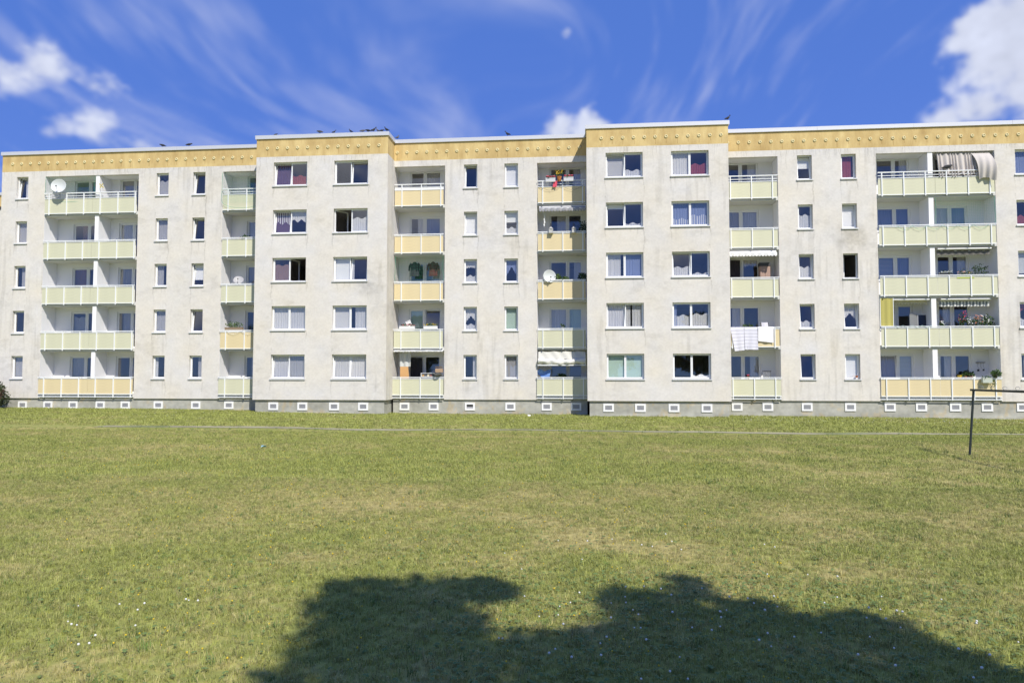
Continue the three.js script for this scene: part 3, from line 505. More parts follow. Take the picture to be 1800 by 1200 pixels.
cord('light_chain', 'light chain with pale lamps on second floor right double balcony', 16.9, 18.9, F(2) + 1.08, .13, .1, std([.35, .55, .5], .6), 4);
cord('light_chain', 'light chain hung over the ochre narrow balcony at left', -21.4, -19.6, F(2) + 1.0, .14, .2, mWhite, 2);
function lantern(label, x) {
  const t = thing('lantern', label, 'lantern', [x, railTop(4) - .12, .2]), m = std([.5, .5, .48], .6);
  part('housing', merge([span(-.12, .12, 0, .03, -.1, .1), span(-.12, .12, .24, .27, -.1, .1), ...[[-1, -1], [-1, 1], [1, -1], [1, 1]].map(([a, b]) => box(.03, .21, .03, a * .1, .135, b * .08)), span(-.085, .085, .03, .24, -.065, .065)]), m, t);
  part('roof', new THREE.ConeGeometry(.15, .12, 4).rotateY(Math.PI / 4).translate(0, .33, 0), m, t); part('finial', merge([cyl(.03, .022, .12, 8).translate(0, .38, 0), new THREE.SphereGeometry(.04, 8, 6).translate(0, .52, 0)]), mDark, t);
}
lantern('grey lantern on fourth floor ochre balcony rail, at its left', -1.9); lantern('grey lantern on fourth floor ochre balcony rail, in bay shadow', -.58);
// awnings
function awning(label, x0, x1, yTop, depth, drop, m, { scallop = .1, val = .2, stripes, bar = mRail } = {}) {
  const t = thing('awning', label, 'awning', [(x0 + x1) / 2, yTop, 0]), w = x1 - x0;
  part('roller', new THREE.CylinderGeometry(.05, .05, w, 10).rotateZ(Math.PI / 2).translate(0, -.05, -.08), mWhite, t);
  part('canopy', sheet(24, 6, (u, v) => [(u - .5) * w, -.05 - drop * v - .03 * Math.sin(v * Math.PI) + .01 * Math.sin(u * 21), -.05 + depth * v]), m, t);
  part('front_bar', span(-w / 2, w / 2, -.075 - drop, -.04 - drop, depth - .06, depth - .03), bar, t);
  const n = Math.round(w / .17); const g = sheet(n * 6, 2, (u, v) => [(u - .5) * w, -.05 - drop - v * (val - scallop * (1 - Math.abs(Math.sin(u * n * Math.PI)))), depth - .02 + .02 * Math.sin(u * n * 3)]);
  if (stripes) { const dtx = dataTex(256, 4, (i) => (Math.floor(i / 256 * n * 2) % 2 ? stripes[0] : stripes[1])); part('valance', g, std([1, 1, 1], .9, { map: dtx }), t); } else part('valance', g, m, t);
}
awning('grey awning with ragged valance on fourth floor ochre balcony', -2.6, .1, 12.12, .2, .14, std([.34, .34, .36], .9), { val: .2, scallop: .1 });
awning('white scalloped awning on third floor balcony right of second bay', 7.98, 10.75, 9.32, .2, .12, std([.8, .8, .79], .9), { val: .2, scallop: .07 });
awning('grey striped awning above pink flowers on right double balcony', 19.5, 22.1, 6.52, -.25, .1, std([.5, .5, .48], .9), { val: .3, scallop: .03, stripes: [[.86, .86, .84], [.48, .5, .5]] });
awning('beige scalloped awning behind the yellow screen on right balcony', 16.9, 18.9, 6.52, -.3, .06, std([.6, .56, .44], .9), { val: .18, scallop: .09 });
awning('dark awning on third floor right double balcony', 19.4, 22.2, 9.3, -.2, .08, std([.16, .15, .14], .9), { val: .24, scallop: .03 });
awning('thin white awning bar folded over the cluttered ground floor balcony', -11.15, -8.2, 3.83, .16, .06, mWhite, { val: .06, scallop: .02 });
{ // rolled awning, ground floor of the middle shaft
  const t = thing('rolled_awning', 'thick white rolled-up awning sagging over ground floor balcony', 'awning', [-1.3, 3.1, .12]);
  part('roll', sheet(40, 16, (u, v) => { const a = v * 6.283, r = .14 + .035 * Math.sin(u * 17) * Math.sin(a * 2 + u * 8) + .02 * Math.sin(u * 43); return [(u - .5) * 2.72, Math.sin(a) * r * 1.1 - .05 * Math.sin(u * Math.PI), Math.cos(a) * r]; }), std([.74, .73, .68], .9), t);
  part('front_bar', span(-1.38, 1.38, -.26, -.2, .02, .07), mRail, t); part('canopy', sheet(30, 5, (u, v) => [(u - .5) * 2.7, .1 + .45 * v + .02 * Math.sin(u * 24), -.05 - .12 * v + .03 * Math.sin(u * 31 + v * 4)]), std([.62, .61, .56], .9), t);
}
one('blue_sheet', sheet(14, 10, (u, v) => [(u - .5) * .75 - .12 * v, .28 - .5 * v * (.5 + .6 * u) + .05 * Math.sin(u * 9), .1 * Math.sin(u * 5 + v * 4) - .1 * v]), std([.16, .30, .62], .9), 'crumpled blue sheet on ground floor balcony under rolled awning', 'sheet', [-2.3, 2.3, -.12]);
// shirts on hangers
function shirt(label, x, col) {
  const t = thing('shirt', label, 'shirt', [x, 8.95, -.7]); const m = std(col, .95);
  part('hanger', merge([tube([[0, .22, 0], [.03, .26, 0], [.05, .22, 0], [0, .17, 0], [0, .12, 0]], .005, 4), tube([[-.22, .0, 0], [0, .12, 0], [.22, .0, 0]], .008, 4)]), mWhite, t);
  part('fabric', sheet(18, 12, (u, v) => { const a = u * 6.283, w = v < .12 ? .12 + v * 1.3 : .28 - .03 * Math.sin((v - .12) * 3.5); return [Math.cos(a) * w, .1 - v * .85 - (Math.abs(Math.cos(a)) > .6 ? .06 * (1 - v) : 0), Math.sin(a) * .07 * (1 + .3 * Math.sin(u * 31))]; }), m, t);
  for (const s of [-1, 1]) part('sleeve', tube([[s * .22, .03, 0], [s * .31, -.15, .01], [s * .34, -.42, .02]], .055, 7, 8), m, t);
}
shirt('dark grey shirt on a hanger above third floor ochre balcony', -10.1, [.035, .035, .045]); shirt('dark red shirt on a hanger above third floor ochre balcony', -8.98, [.10, .03, .028]);
{ // deck chair
  const t = thing('deck_chair', 'white folded deck chair leaning on second floor balcony near red flowers', 'chair', [-9.9, F(2), -.3]);
  const tilt = (g) => g.rotateZ(.42).translate(.3, 0, 0);
  part('frame', tilt(merge([span(-.26, -.22, .2, 1.75, -.02, .02), span(.0, .04, .2, 1.75, -.02, .02), span(-.22, 0, 1.7, 1.74, -.02, .02), span(-.22, 0, .9, .94, -.02, .02)])), mPVC, t);
  part('fabric', tilt(merge([span(-.21, -.01, .95, 1.68, -.008, .008)])), mWhiteF, t); part('leg', tilt(span(-.25, -.21, .0, .9, -.12, -.08)), mPVC, t); part('leg', tilt(span(0, .04, .0, .9, -.12, -.08)), mPVC, t);
}
flowerBox('flower box of red blossoms on second floor balcony beside left bay', -10.35, railTop(2), .06, .9, mWhite, mPinkF, { n: 24, h: .14, leafN: 60 });
flowerBox('flower box of yellow and red blossoms beside the blue balcony window', -8.95, railTop(2), .06, .8, mWhite, mYellowF, { n: 20, h: .14, leafN: 50, g: 1 });
// clutter on the ground floor
one('chipboard_sheet', metric(slabShape([[0, 0], [.55, 0], [.48, .72], [0, .72]], .02)), std([.62, .36, .15], .85), 'orange brown board standing on cluttered ground floor balcony', 'board', [-10.85, 2.08, -.35]);
{
  const t = thing('wall_cover', 'pale tarpaulin strip hanging above the orange brown board', 'tarpaulin', [-10.55, 2.8, -.35]); part('fabric', sheet(16, 8, (u, v) => [(u - .5) * .66, v * .95, .03 * Math.sin(u * 14 + v)]), std([.55, .57, .56], .9), t); part('top_batten', span(-.35, .35, .95, .99, -.02, .02), mSteel, t);
}
{
  const t = thing('storage_rack', 'white open rack of small goods on ground floor balcony rail', 'rack', [-8.95, 2.2, .0]);
  part('shelf', merge([span(-.55, .5, 0, .025, -.15, .15), span(-.55, .5, .2, .225, -.15, .15)]), mWhite, t); for (const x of [-.53, .48]) part('side_panel', span(x - .015, x + .015, .025, .2, -.15, .15), mWhite, t);
  const cs = [[.5, .3, .1], [.1, .1, .1], [.6, .55, .4], [.25, .1, .08], [.05, .05, .06], [.5, .5, .5]]; cs.forEach((c, k) => part('box_of_goods', box(.11, .1 + .02 * (k % 3), .14, -.42 + k * .15, .08 + .01 * (k % 3), .03), std(c, .8), t));
}
one('cardboard_box', merge([span(-.2, .2, 0, .22, -.16, .16), box(.4, .008, .14, 0, .25, .2).clone().rotateX(-.3), box(.1, .006, .3, -.24, .2, 0).clone().rotateZ(.5)]), std([.42, .29, .19], .9), 'brown cardboard box on top of ground floor balcony clutter', 'box', [-8.42, 2.46, .12]);
one('bundle_of_bags', sheet(18, 12, (u, v) => { const a = u * 6.283, p = v * 3.1416, r = .24 + .04 * Math.sin(a * 3 + p * 4); return [Math.cos(a) * Math.sin(p) * r, Math.cos(p) * .13, Math.sin(a) * Math.sin(p) * r * .8]; }), std([.10, .10, .09], .7), 'dark bundle of bags under the cardboard box on balcony rail', 'bag', [-8.5, 2.34, .14]);
one('dark_door_cover', curtainGeo(-.36, .36, () => 2.1, () => 0, 0, 5, .02), std([.03, .03, .035], .9), 'dark curtain in the ground floor balcony doorway behind clutter', 'curtain', [-10.05, F(1) + .05, -1.1]);
// plants and bits in the middle shaft
pottedPlant('green leafy plant beside white satellite dish on ochre balcony', -1.5, F(3) + .75, -.1, 1, mTerra, { h: .45, rx: .17, g: 1, leafN: 120 });
pottedPlant('rounded green plant in the middle of third floor ochre balcony', -1.1, F(3) + .75, -.1, 1, mTerra, { h: .28, rx: .22, g: 1, leafN: 140 });
pottedPlant('dark green bush in the shaded corner of third floor ochre balcony', -.1, F(3) + .72, -.15, 1.2, mSteel, { h: .5, rx: .26, g: 2, leafN: 200 });
pottedPlant('dark tall bush in the shaded corner beneath grey awning', -.1, F(4) + .3, -.25, 1.4, mDark, { h: 1.1, rx: .3, g: 2, leafN: 320 });
pottedPlant('small spiky plant on second floor balcony left of second bay', -1.25, railTop(2) - .06, -.05, .7, mSteel, { h: .16, rx: .08, g: 2, leafN: 24 });
pottedPlant('dark plant deep in the ground floor balcony under rolled awning', -1.35, F(1) + .6, -.55, 1.2, mDark, { h: .45, rx: .32, g: 2, leafN: 160 });
{
  const t = thing('hanging_ornament', 'white feather ornament dangling at left of lantern balcony', 'ornament', [-2.3, 11.5, -.1]); part('thread', tube([[0, .35, 0], [.01, 0, 0], [-.04, -.5, 0]], .006, 4), mWhite, t);
  for (let k = 0; k < 5; k++) part('feather', slabShape([[0, 0], [.05, .06], [.03, .2], [-.03, .14]], .006), mWhiteF, t, -.02 + .03 * (k % 2), .1 - k * .17, 0);
}
// towels on the balcony right of the second bay
const towelMap = dataTex(64, 128, (i, j) => { const s = (j % 16) < 5 ? .9 : 1, n = .97 + .03 * hash(i, j); return [.93 * s * n, .93 * s * n, .97 * s * n]; });
function towel(label, x0, x1, drop, slant, plain) {
  one('towel', sheet(14, 14, (u, v) => { const back = v < .12, y = back ? railTop(2) - .1 + v : railTop(2) + .03 - (v - .12) / .88 * drop * (1 + slant[0] * u); return [x0 + (x1 - x0) * u + slant[1] * (v - .12), y, back ? .02 + v * .9 : .145 + .025 * Math.sin(u * 11 + v * 2) * v + .02 * v]; }), std([.86, .86, .88], .95, plain ? {} : { map: towelMap }), label, 'towel');
}
towel('white ribbed towel hanging lowest from balcony rail beside second bay', 8.12, 8.86, 1.38, [-.06, .28]); towel('white ribbed towel in the middle of balcony rail', 8.9, 9.62, 1.28, [.02, .03]); towel('plain white cloth sagging from the rail right of ribbed towels', 9.66, 10.5, .82, [.12, -.02], true);
{
  const t = thing('folding_chair', 'folding chair with patterned cushion on balcony above the towels', 'chair', [10.25, F(2), -.5]);
  part('frame', merge([tube([[-.2, 0, .25], [-.2, .5, -.05], [-.24, 1.35, -.2]], .014, 6), tube([[.2, 0, .25], [.2, .5, -.05], [.16, 1.35, -.2]], .014, 6), tube([[-.2, 0, -.25], [-.2, .45, .2]], .014, 6), tube([[.2, 0, -.25], [.2, .45, .2]], .014, 6)]), mDark, t);
  part('seat', span(-.2, .2, .44, .48, -.15, .22), std([.5, .5, .52], .9), t); part('backrest', sheet(8, 8, (u, v) => [(u - .5) * .42 - .03 * v, .85 + v * .5, -.13 - .1 * v + .04 * Math.sin(u * 3.1)]), std([.66, .66, .72], .9), t);
}
{
  const t = thing('balcony_cabinet', 'tall brown wrapped cabinet in corner under white awning', 'cabinet', [10.25, F(3), -.75]), m = std([.42, .29, .23], .9);
  part('body', span(-.28, .28, .06, 1.75, -.22, .22), m, t); part('door', span(-.26, -.01, .1, 1.7, .222, .236), m, t); part('door', span(.01, .26, .1, 1.7, .222, .236), m, t); part('top_cover', span(-.3, .3, 1.75, 1.95, -.24, .24), mDark, t); part('foot', span(-.28, .28, 0, .06, -.2, .2), mDark, t);
}
one('dark_screen', curtainGeo(-.36, .36, () => 2.15, () => 0, 0, 4, .015), std([.03, .025, .03], .9), 'dark fly screen in third floor balcony doorway under white awning', 'screen', [8.62, F(3) + .04, -1.12]);
pottedPlant('small red flower in a pot on ground floor window ledge beside second bay', 9.35, F(1) + .95, -1.1, .6, mTerra, { h: .1, rx: .08, mF: mPinkF, n: 8, leafN: 16, leaf: .06 });
{
  const t = thing('garden_chair', 'dark garden chair in ground floor balcony corner beside second bay', 'chair', [10.3, F(1), -.5]);
  part('seat', span(-.24, .24, .42, .47, -.22, .24), mDark, t); part('backrest', merge([0, 1, 2, 3].map((k) => span(-.2 + k * .11, -.14 + k * .11, .5, 1.35, -.26, -.23))), mSteel, t); part('top_rail', span(-.24, .24, 1.35, 1.4, -.27, -.22), mDark, t);
  for (const [x, z] of [[-.22, -.2], [.22, -.2], [-.22, .22], [.22, .22]]) part('leg', cyl(.015, .018, .42, 6), mDark, t, x, 0, z);
}
flowerBox('narrow herb box on window ledge above the white towels', 9.4, F(2) + .93, -1.05, .7, mSteel, null, { h: .2, leafN: 60, g: 1 });
// drape on the top right double balcony
{
  const t = thing('balcony_drape', 'creased beige drape blowing out over top right balcony rail', 'drape', [0, 0, 0]), m = std([.56, .52, .48], .95);
  part('curtain', sheet(90, 14, (u, v) => [19.5 + 2.0 * u, 14.58 - 1.32 * v * (1 + .05 * Math.sin(u * 19)), -.12 + .20 * v + (.04 + .05 * v) * Math.sin(u * 62 + Math.sin(u * 15) * 2)]), m, t);
  part('blown_corner', sheet(30, 18, (u, v) => { const a = Math.sin(v * Math.PI * .8); return [21.3 + .95 * u + .12 * v * (1 - u) + .14 * v, 14.55 - 1.0 * v - .55 * v * v + .10 * Math.sin(u * 5) * v, -.1 + .5 * a * (.55 + .3 * u) + .05 * Math.sin(u * 17 + v * 5) * v + .16 * v]; }), m, t);
  part('rod', new THREE.CylinderGeometry(.015, .015, 2.9, 8).rotateZ(Math.PI / 2), mSteel, t, 20.9, 14.6, -.11);
}
{
  const t = thing('privacy_screen', 'yellow green privacy screen with white frame on right double balcony', 'screen', [16.26, 4.98, .0]);
  part('frame', ring(.72, 1.62, .03, .03), mPVC, t); const fm = dataTex(64, 64, (i) => { const v = .9 + .1 * fbm(i / 6, 2, 2); return [v, v, v]; }); part('fabric', sheet(16, 2, (u, v) => [.03 + .66 * u, .03 + 1.56 * v, -.015 + .01 * Math.sin(u * 14)]), std([.50, .45, .13], .9, { map: fm }), t);
}
{
  const t = thing('folding_screen', 'dark folding screen leaning behind rail of second floor right balcony', 'screen', [18.55, F(2), -.45]);
  const a = part('leaf', merge([ring(.62, 1.6, .03, .03), span(.03, .59, .03, 1.57, -.02, -.01)]), mSteel, t, -.55, .15, 0); a.rotation.y = .5; const b = part('leaf', merge([ring(.5, 1.6, .03, .03)]), mWhite, t, 0, .15, -.3); const c = part('solar_film', span(.03, .47, .03, 1.57, -.02, -.01), std([.02, .025, .05], .2), t, 0, .15, -.3); b.rotation.y = c.rotation.y = -.12;
}
const flows = [[20.6, mPinkF, .75, 'tall pink flowers in pot on second floor right balcony'], [21.0, mWhiteF, .45, 'white flowers in pot between pink and orange blooms'], [21.35, std([.75, .3, .2], .7), .55, 'orange pink flowers in pot on second floor right balcony'], [21.75, mWhiteF, .6, 'white and green plant near the right end of flowery balcony']];
for (const [x, m, h, l] of flows) pottedPlant(l, x, F(2) + .75, -.05, 1.2, mWhite, { h, rx: .2, g: 2, mF: m, n: 24, leafN: 70, fs: .035 });
pottedPlant('tall dark climbing plant in right corner of the flowery balcony', 22.1, F(2) + .3, -.4, 1.5, mDark, { h: 1.1, rx: .25, g: 0, leafN: 220 });
pottedPlant('white blooms beside the partition on second floor right balcony', 19.5, F(2) + .85, .0, .9, mWhite, { h: .25, rx: .12, mF: mWhiteF, n: 12, leafN: 30 });
flowerBox('lime green flower box on the third floor right balcony', 20.75, railTop(3) - .2, .0, .9, std([.42, .50, .06], .6), std([.8, .5, .35], .7), { n: 14, h: .25, leafN: 60, g: 1 });
flowerBox('box of white flowers beside partition on third floor right balcony', 19.75, railTop(3) - .1, .0, .7, mDark, mWhiteF, { n: 24, h: .16, leafN: 50, g: 2, size: .03 });
pottedPlant('loose green plant in right corner of third floor balcony', 21.8, F(3) + .5, -.5, 1.4, mDark, { h: .9, rx: .45, g: 2, leafN: 160 });
pottedPlant('yellow pot with a small plant on ground floor right window ledge', 20.85, F(1) + .95, -1.08, 1.05, std([.8, .55, .02], .5), { h: .04, rx: .06, leafN: 10, leaf: .05 });
pottedPlant('leafy pot plant next to yellow pot on window ledge', 21.15, F(1) + .95, -1.08, .8, mTerra, { h: .26, rx: .16, g: 0, leafN: 60 }); pottedPlant('rightmost pot plant on ground floor right window ledge', 21.45, F(1) + .95, -1.08, .85, mTerra, { h: .24, rx: .17, g: 0, leafN: 60 });
flowerBox('pale planter hooked outside ochre ground floor balcony at right', 21.6, railTop(1) - .3, .25, .48, std([.5, .54, .46], .6), null, { h: .1, leafN: 20, box: .28 });
{ const t = thing('hanging_plant', 'yellow green trailing plant over right end of ochre balcony', 'plant', [22.1, railTop(1) - .02, .14]); part('basket', potGeo, mDark, t); part('foliage', leaves(220, .27, .17, .16, .1), mGreen[1], t, 0, .04, .03); part('tendrils', leaves(60, .1, .28, .06, .07, .5), mGreen[1], t, -.12, 0, .08); }
{ const t = thing('wall_shelf', 'dark wall shelf with ornaments on ground floor right balcony', 'shelf', [21.98, 3.0, -1.1]); part('board', span(-.22, .22, 0, .03, -.08, .08), mDark, t); part('hooks', merge([-.15, 0, .15].map((x) => tube([[x, 0, .02], [x, -.25, .03], [x + .05, -.32, .04]], .008, 4))), mSteel, t); part('ornament', merge([box(.1, .12, .04, -.14, -.42, .03), box(.08, .1, .04, .14, -.4, .03)]), mDark, t); }

// ---------------------------------------------------------------- birds: a body lofted along a spine
function birdGeo(up) {
  const sp = up ? [[-.17, .03, .004], [-.12, .05, .02], [-.06, .075, .045], [0, .10, .062], [.05, .13, .06], [.08, .17, .042], [.09, .20, .03], [.10, .225, .034], [.12, .232, .028], [.135, .23, .01], [.16, .224, .002]]
    : [[-.2, .05, .004], [-.14, .06, .018], [-.08, .075, .045], [0, .085, .06], [.06, .095, .055], [.1, .115, .036], [.13, .13, .034], [.155, .13, .026], [.17, .126, .009], [.195, .12, .002]];
  const n = sp.length - 1; return mergeGeometries([sheet(10, n, (u, v) => { const [x, y, r] = sp[Math.round(v * n)], a = u * 6.283; return [x, y + Math.sin(a) * r, Math.cos(a) * r * .9]; })]);
}
const bUp = birdGeo(true), bLow = birdGeo(false), legG = merge([cyl(.005, .005, .06, 4).translate(.01, -.01, .025), cyl(.005, .005, .06, 4).translate(.01, -.01, -.025)]), wingG = sheet(6, 4, (u, v) => [.06 - .2 * u, .13 - .05 * v - .05 * u, (.06 - .015 * Math.abs(u - .4)) * 1.06 - .01 * v]);
const mBird = std([.03, .03, .035], .7), mPigeon = std([.11, .11, .13], .7);
function bird(label, x, y, z, turn, up, s = 1, m = mBird, group = 'birds along the roof edge') {
  const t = thing('bird', label, 'bird', [x, y + .04 * s, z], group); t.rotation.y = turn; t.scale.setScalar(s); part('body', up ? bUp : bLow, m, t); part('legs', legG, mDark, t);
  for (const k of [1, -1]) { const w = part('wing', wingG, m, t); w.scale.z = k; }
}
const RT = BANDT + .222;
bird('left bird of two on the lower roof left of first bay', -25.8, RT, -.05, 3.3, false, 1.15); bird('right bird of two on the lower roof left of first bay', -24.1, RT, -.05, .2, false, 1.15);
bird('lone bird at left end of the first bay roof', -17.95, RT, P - .1, 0, false, .7);
const bayBirds = ['large hunched bird on the first bay roof, second from left', 'third bird from left on the first bay roof', 'fourth bird from left on the first bay roof', 'fifth bird from left on the first bay roof, first of the cluster', 'sixth bird from left on the first bay roof', 'seventh bird from left on the first bay roof, upright', 'eighth bird from left on the first bay roof', 'ninth bird from left on the first bay roof', 'bird perched on the right corner of the first bay roof'];
[-15.3, -14.45, -13.45, -12.75, -12.42, -12.1, -11.85, -11.62, -11.33].forEach((x, i) => bird(bayBirds[i], x + .02, RT, P - .08, i % 2 ? .4 : 2.8, [0, 1, 1, 0, 0, 1, 1, 0, 1][i] === 1, [1.3, .85, .95, 1.05, 1.1, 1.2, .9, .9, 1.15][i], i % 3 ? mBird : mPigeon));
bird('bird on low roof just right of the first bay corner', -11.05, RT, -.02, 1.2, true, 1.15, mPigeon); bird('upright bird alone on roof left of the second bay', -4.45, RT, -.02, 2.9, true, 1.2); bird('bird on the right corner of the second bay roof', 7.9, RT, P - .06, .3, true, 1.2);
bird('black crow on the rail before the beige drape', 19.95, railTop(5), .08, .15, false, 1.7, mBird, 'birds on balconies');
{ const t = thing('bird', 'tiny bird flying before the white cloud at upper right', 'bird', [25.8, 22.5, 2], 'birds in the air'); part('body', bLow, mBird, t); for (const k of [1, -1]) { const w = part('wing', sheet(6, 2, (u, v) => [.06 - .12 * v - .05 * u, .09 + .12 * Math.sin(u * 2.2), .04 + .3 * u]), mBird, t); w.scale.z = k; } t.rotation.y = .6; t.scale.setScalar(1); }

// ---------------------------------------------------------------- drying frames, shrub, neighbour
const mPole = std([.025, .035, .032], .55);
function dryingFrame(label, x, z, turn = 0) {
  const t = thing('drying_frame', label, 'drying frame', [x, gy(x, z), z], 'drying frames on the lawn'); t.rotation.y = turn;
  part('post', tube([[-.02, -.3, 0], [.16, 1.83, 0]], .032, 10, 2), mPole, t); part('post', tube([[.16, -.3, 6.6], [.16, 1.83, 6.6]], .032, 10, 2), mPole, t);
  part('crossbar', span(.13, .19, 1.81, 1.87, -.14, 6.75), mPole, t);
  for (let k = 0; k < 11; k++) part('hook', tube([[.16, 1.87, .35 + k * .58], [.13, 1.93, .37 + k * .58], [.16, 1.96, .41 + k * .58], [.2, 1.93, .44 + k * .58], [.17, 1.9, .47 + k * .58]], .006, 4, 10), mSteel, t);
}
dryingFrame('dark green metal drying frame on the lawn at right edge', 10.8, 20.35); dryingFrame('second dark drying frame farther right of the lawn', 18.4, 20.6);
one('washing_line', tube([[10.96, 1.9, 21.6], [12.8, 1.77, 21.7], [14.6, 1.73, 21.8], [16.6, 1.78, 21.85], [18.56, 1.88, 21.9]], .004, 4, 24), mSteel, 'thin washing line strung from the drying frame to the right', 'washing line');
{
  const t = thing('shrub', 'dark reddish green shrub at the left corner of the building', 'shrub', [-35.45, gy(-36, 1.2) - .02, 1.3]);
  const st = []; for (let k = 0; k < 9; k++) { const a = k * .7; st.push(tube([[0, 0, 0], [Math.cos(a) * .35, .6, Math.sin(a) * .35], [Math.cos(a) * rr(.5, .9), rr(.9, 1.6), Math.sin(a) * rr(.4, .8)]], .02, 5, 6)); }
  part('stems', merge(st), std([.08, .05, .03], .9), t); const l = [leaves(1500, 1.05, .62, .85, .11)]; for (let k = 0; k < 12; k++) l.push(leaves(140, .3, .28, .3, .11).translate(rr(-.9, .8), rr(.5, 1.25), rr(-.6, .6)));
  part('foliage', mergeGeometries(l), std([.045, .06, .022], .7), t); const l2 = []; for (let k = 0; k < 5; k++) l2.push(leaves(40, .25, .22, .25, .1).translate(rr(-.9, .9), rr(.3, 1.2), rr(-.7, .8))); part('red_leaves', mergeGeometries(l2), std([.085, .04, .028], .7), t);
}
{
  const t = thing('neighbouring_block', 'neighbouring apartment block past the left end of the building', 'building', [0, 0, 0]);
  const ws = []; for (let r = 1; r <= 5; r++) for (let k = 0; k < 6; k++) ws.push([-60 + k * 3.2, sillY(r)]);
  part('wall', wallWithHoles(rect(-62, -41.2, 0, 14.4), ws.map(([x, y]) => rect(x, x + 1.2, y, y + 1.4)), -7.3, -7), mWall, t); part('roof_band', metric(span(-62, -41.2, 14.4, 15.4, -18, -7).clone()), mBand, t); part('side_wall', metric(span(-41.5, -41.2, 0, 14.4, -18, -7.3).clone()), std([.30, .12, .08], .9), t); part('roof_coping', span(-62.1, -41.1, 15.4, 15.6, -18.1, -6.9), mCoping, t); part('back_wall', span(-62, -41.5, 0, 14.4, -17.9, -17.6), mInner, t);
  for (const [x, y] of ws) { const w = part('window', ring(1.2, 1.4, .06, .06), mPVC, t, x, y, -7.12); part('pane', box(1.1, 1.3, .004, .6, .7, -.03), mGlass, w); }
}
one('paper_scrap', sheet(6, 4, (u, v) => [(u - .5) * .3, .06 + .05 * Math.sin(u * 6 + v * 3), (v - .5) * .2]), mWhiteF, 'crumpled white paper on the grass before the dark plinth corner', 'paper', [-2.95, gy(-2.95, 2.1), 2.1]);
one('plastic_wrapper', sheet(6, 4, (u, v) => [(u - .5) * .15, .06 + .03 * Math.sin(u * 5 + v * 4), (v - .5) * .1]), std([.2, .4, .48], .6), 'pale blue wrapper lying on the open lawn at left', 'wrapper', [-9.84, gy(-9.84, 20.48), 20.48]);

// ---------------------------------------------------------------- trees behind the viewpoint, whose shadow reaches the lawn
const sunRun = [Math.sin(SUN_AZ) / Math.tan(SUN_EL), Math.cos(SUN_AZ) / Math.tan(SUN_EL)];
const leafGeo = (() => { const g = new THREE.BufferGeometry(); g.setAttribute('position', new THREE.Float32BufferAttribute([0, 0, 0, .5, .14, .5, 0, .05, 1, 0, 0, 0, 0, .05, 1, -.5, .14, .5], 3)); g.computeVertexNormals(); return g; })();
const mLeaf = new THREE.MeshPhysicalMaterial({ color: lin(.075, .115, .03), roughness: .8, transmission: .15, thickness: 0 }), mBark = std([.10, .08, .06], .95);
function tree(label, x, z, H, clumps, leafSize = .17, per = 430) {        // clumps: [x, y, z, r] in world metres
  const t = thing('leafy_tree', label, 'tree', [x, gy(x, z), z], 'trees behind the viewpoint');
  const limbs = [tube([[0, -.3, 0], [.05, H * .2, .05], [-.05, H * .45, 0], [.05, H * .7, .05], [0, H * .86, 0]], .22, 9, 14)];
  { const p = limbs[0].attributes.position; for (let i = 0; i < p.count; i++) { const k = 1 - .75 * clamp(p.getY(i) / H); p.setX(i, p.getX(i) * k); p.setZ(i, p.getZ(i) * k); } limbs[0].computeVertexNormals(); }
  let n = 0; for (const c of clumps) n += Math.round(per * c[3] * c[3] / .36);
  const im = new THREE.InstancedMesh(leafGeo, mLeaf, n), o = new THREE.Object3D(); let i = 0;
  for (const [cx, cy, cz, r] of clumps) {
    const bx = cx - x, bz = cz - z, b = clamp(cy - 2.5, H * .3, H * .8); limbs.push(tube([[0, b, 0], [bx * .45, (b + cy) / 2 + .2, bz * .45], [bx, cy, bz]], .045, 5, 6));
    const m = Math.round(per * r * r / .36);
    for (let k = 0; k < m; k++) { let a, e, q; do { a = rr(-1, 1); e = rr(-1, 1); q = rr(-1, 1); } while (a * a + e * e + q * q > 1); o.position.set(bx + a * r, cy + e * r * .8, bz + q * r); o.rotation.set(rr(0, 6.3), rr(0, 6.3), rr(0, 6.3)); o.scale.setScalar(leafSize * rr(.7, 1.3)); o.updateMatrix(); im.setMatrixAt(i++, o.matrix); }
  }
  part('trunk', merge(limbs), mBark, t); im.name = 'crown'; im.userData.kind = 'stuff'; im.castShadow = im.receiveShadow = true; t.add(im); return t;
}
// clumps are set where their shade lies on the grass: [shade x, shade z, height, radius]
const shade = (list) => list.map(([sx, sz, h, r]) => [sx + sunRun[0] * h, h, sz + sunRun[1] * h, r]);
const cA = [], cB = [];
for (const q of [[-2.2, 34.95, 12.2, .42], [-1.55, 34.95, 12.5, .45], [-1.15, 34.72, 12.3, .34], [-.98, 34.9, 12.0, .28], [-2.35, 35.5, 11.6, .36], [-1.75, 35.6, 11.8, .55], [-1.3, 36.0, 11.2, .5], [-2.0, 36.3, 11.0, .55], [-1.2, 36.8, 10.6, .5], [-1.75, 37.2, 10.3, .6], [-.45, 36.5, 10.6, .38], [-.05, 36.45, 10.8, .42], [.2, 36.3, 11, .36], [-.3, 37.0, 10.3, .4], [-.1, 37.3, 10.2, .5], [-1.0, 37.8, 9.8, .7], [-1.9, 38.2, 9.6, .7], [-.1, 38.4, 9.3, .8], [-1.3, 38.9, 9.0, .9], [-1.8, 39.5, 8.6, .8], [-.2, 39.8, 8.4, .9], [-1.3, 40.6, 8.0, .9]]) cA.push(q);
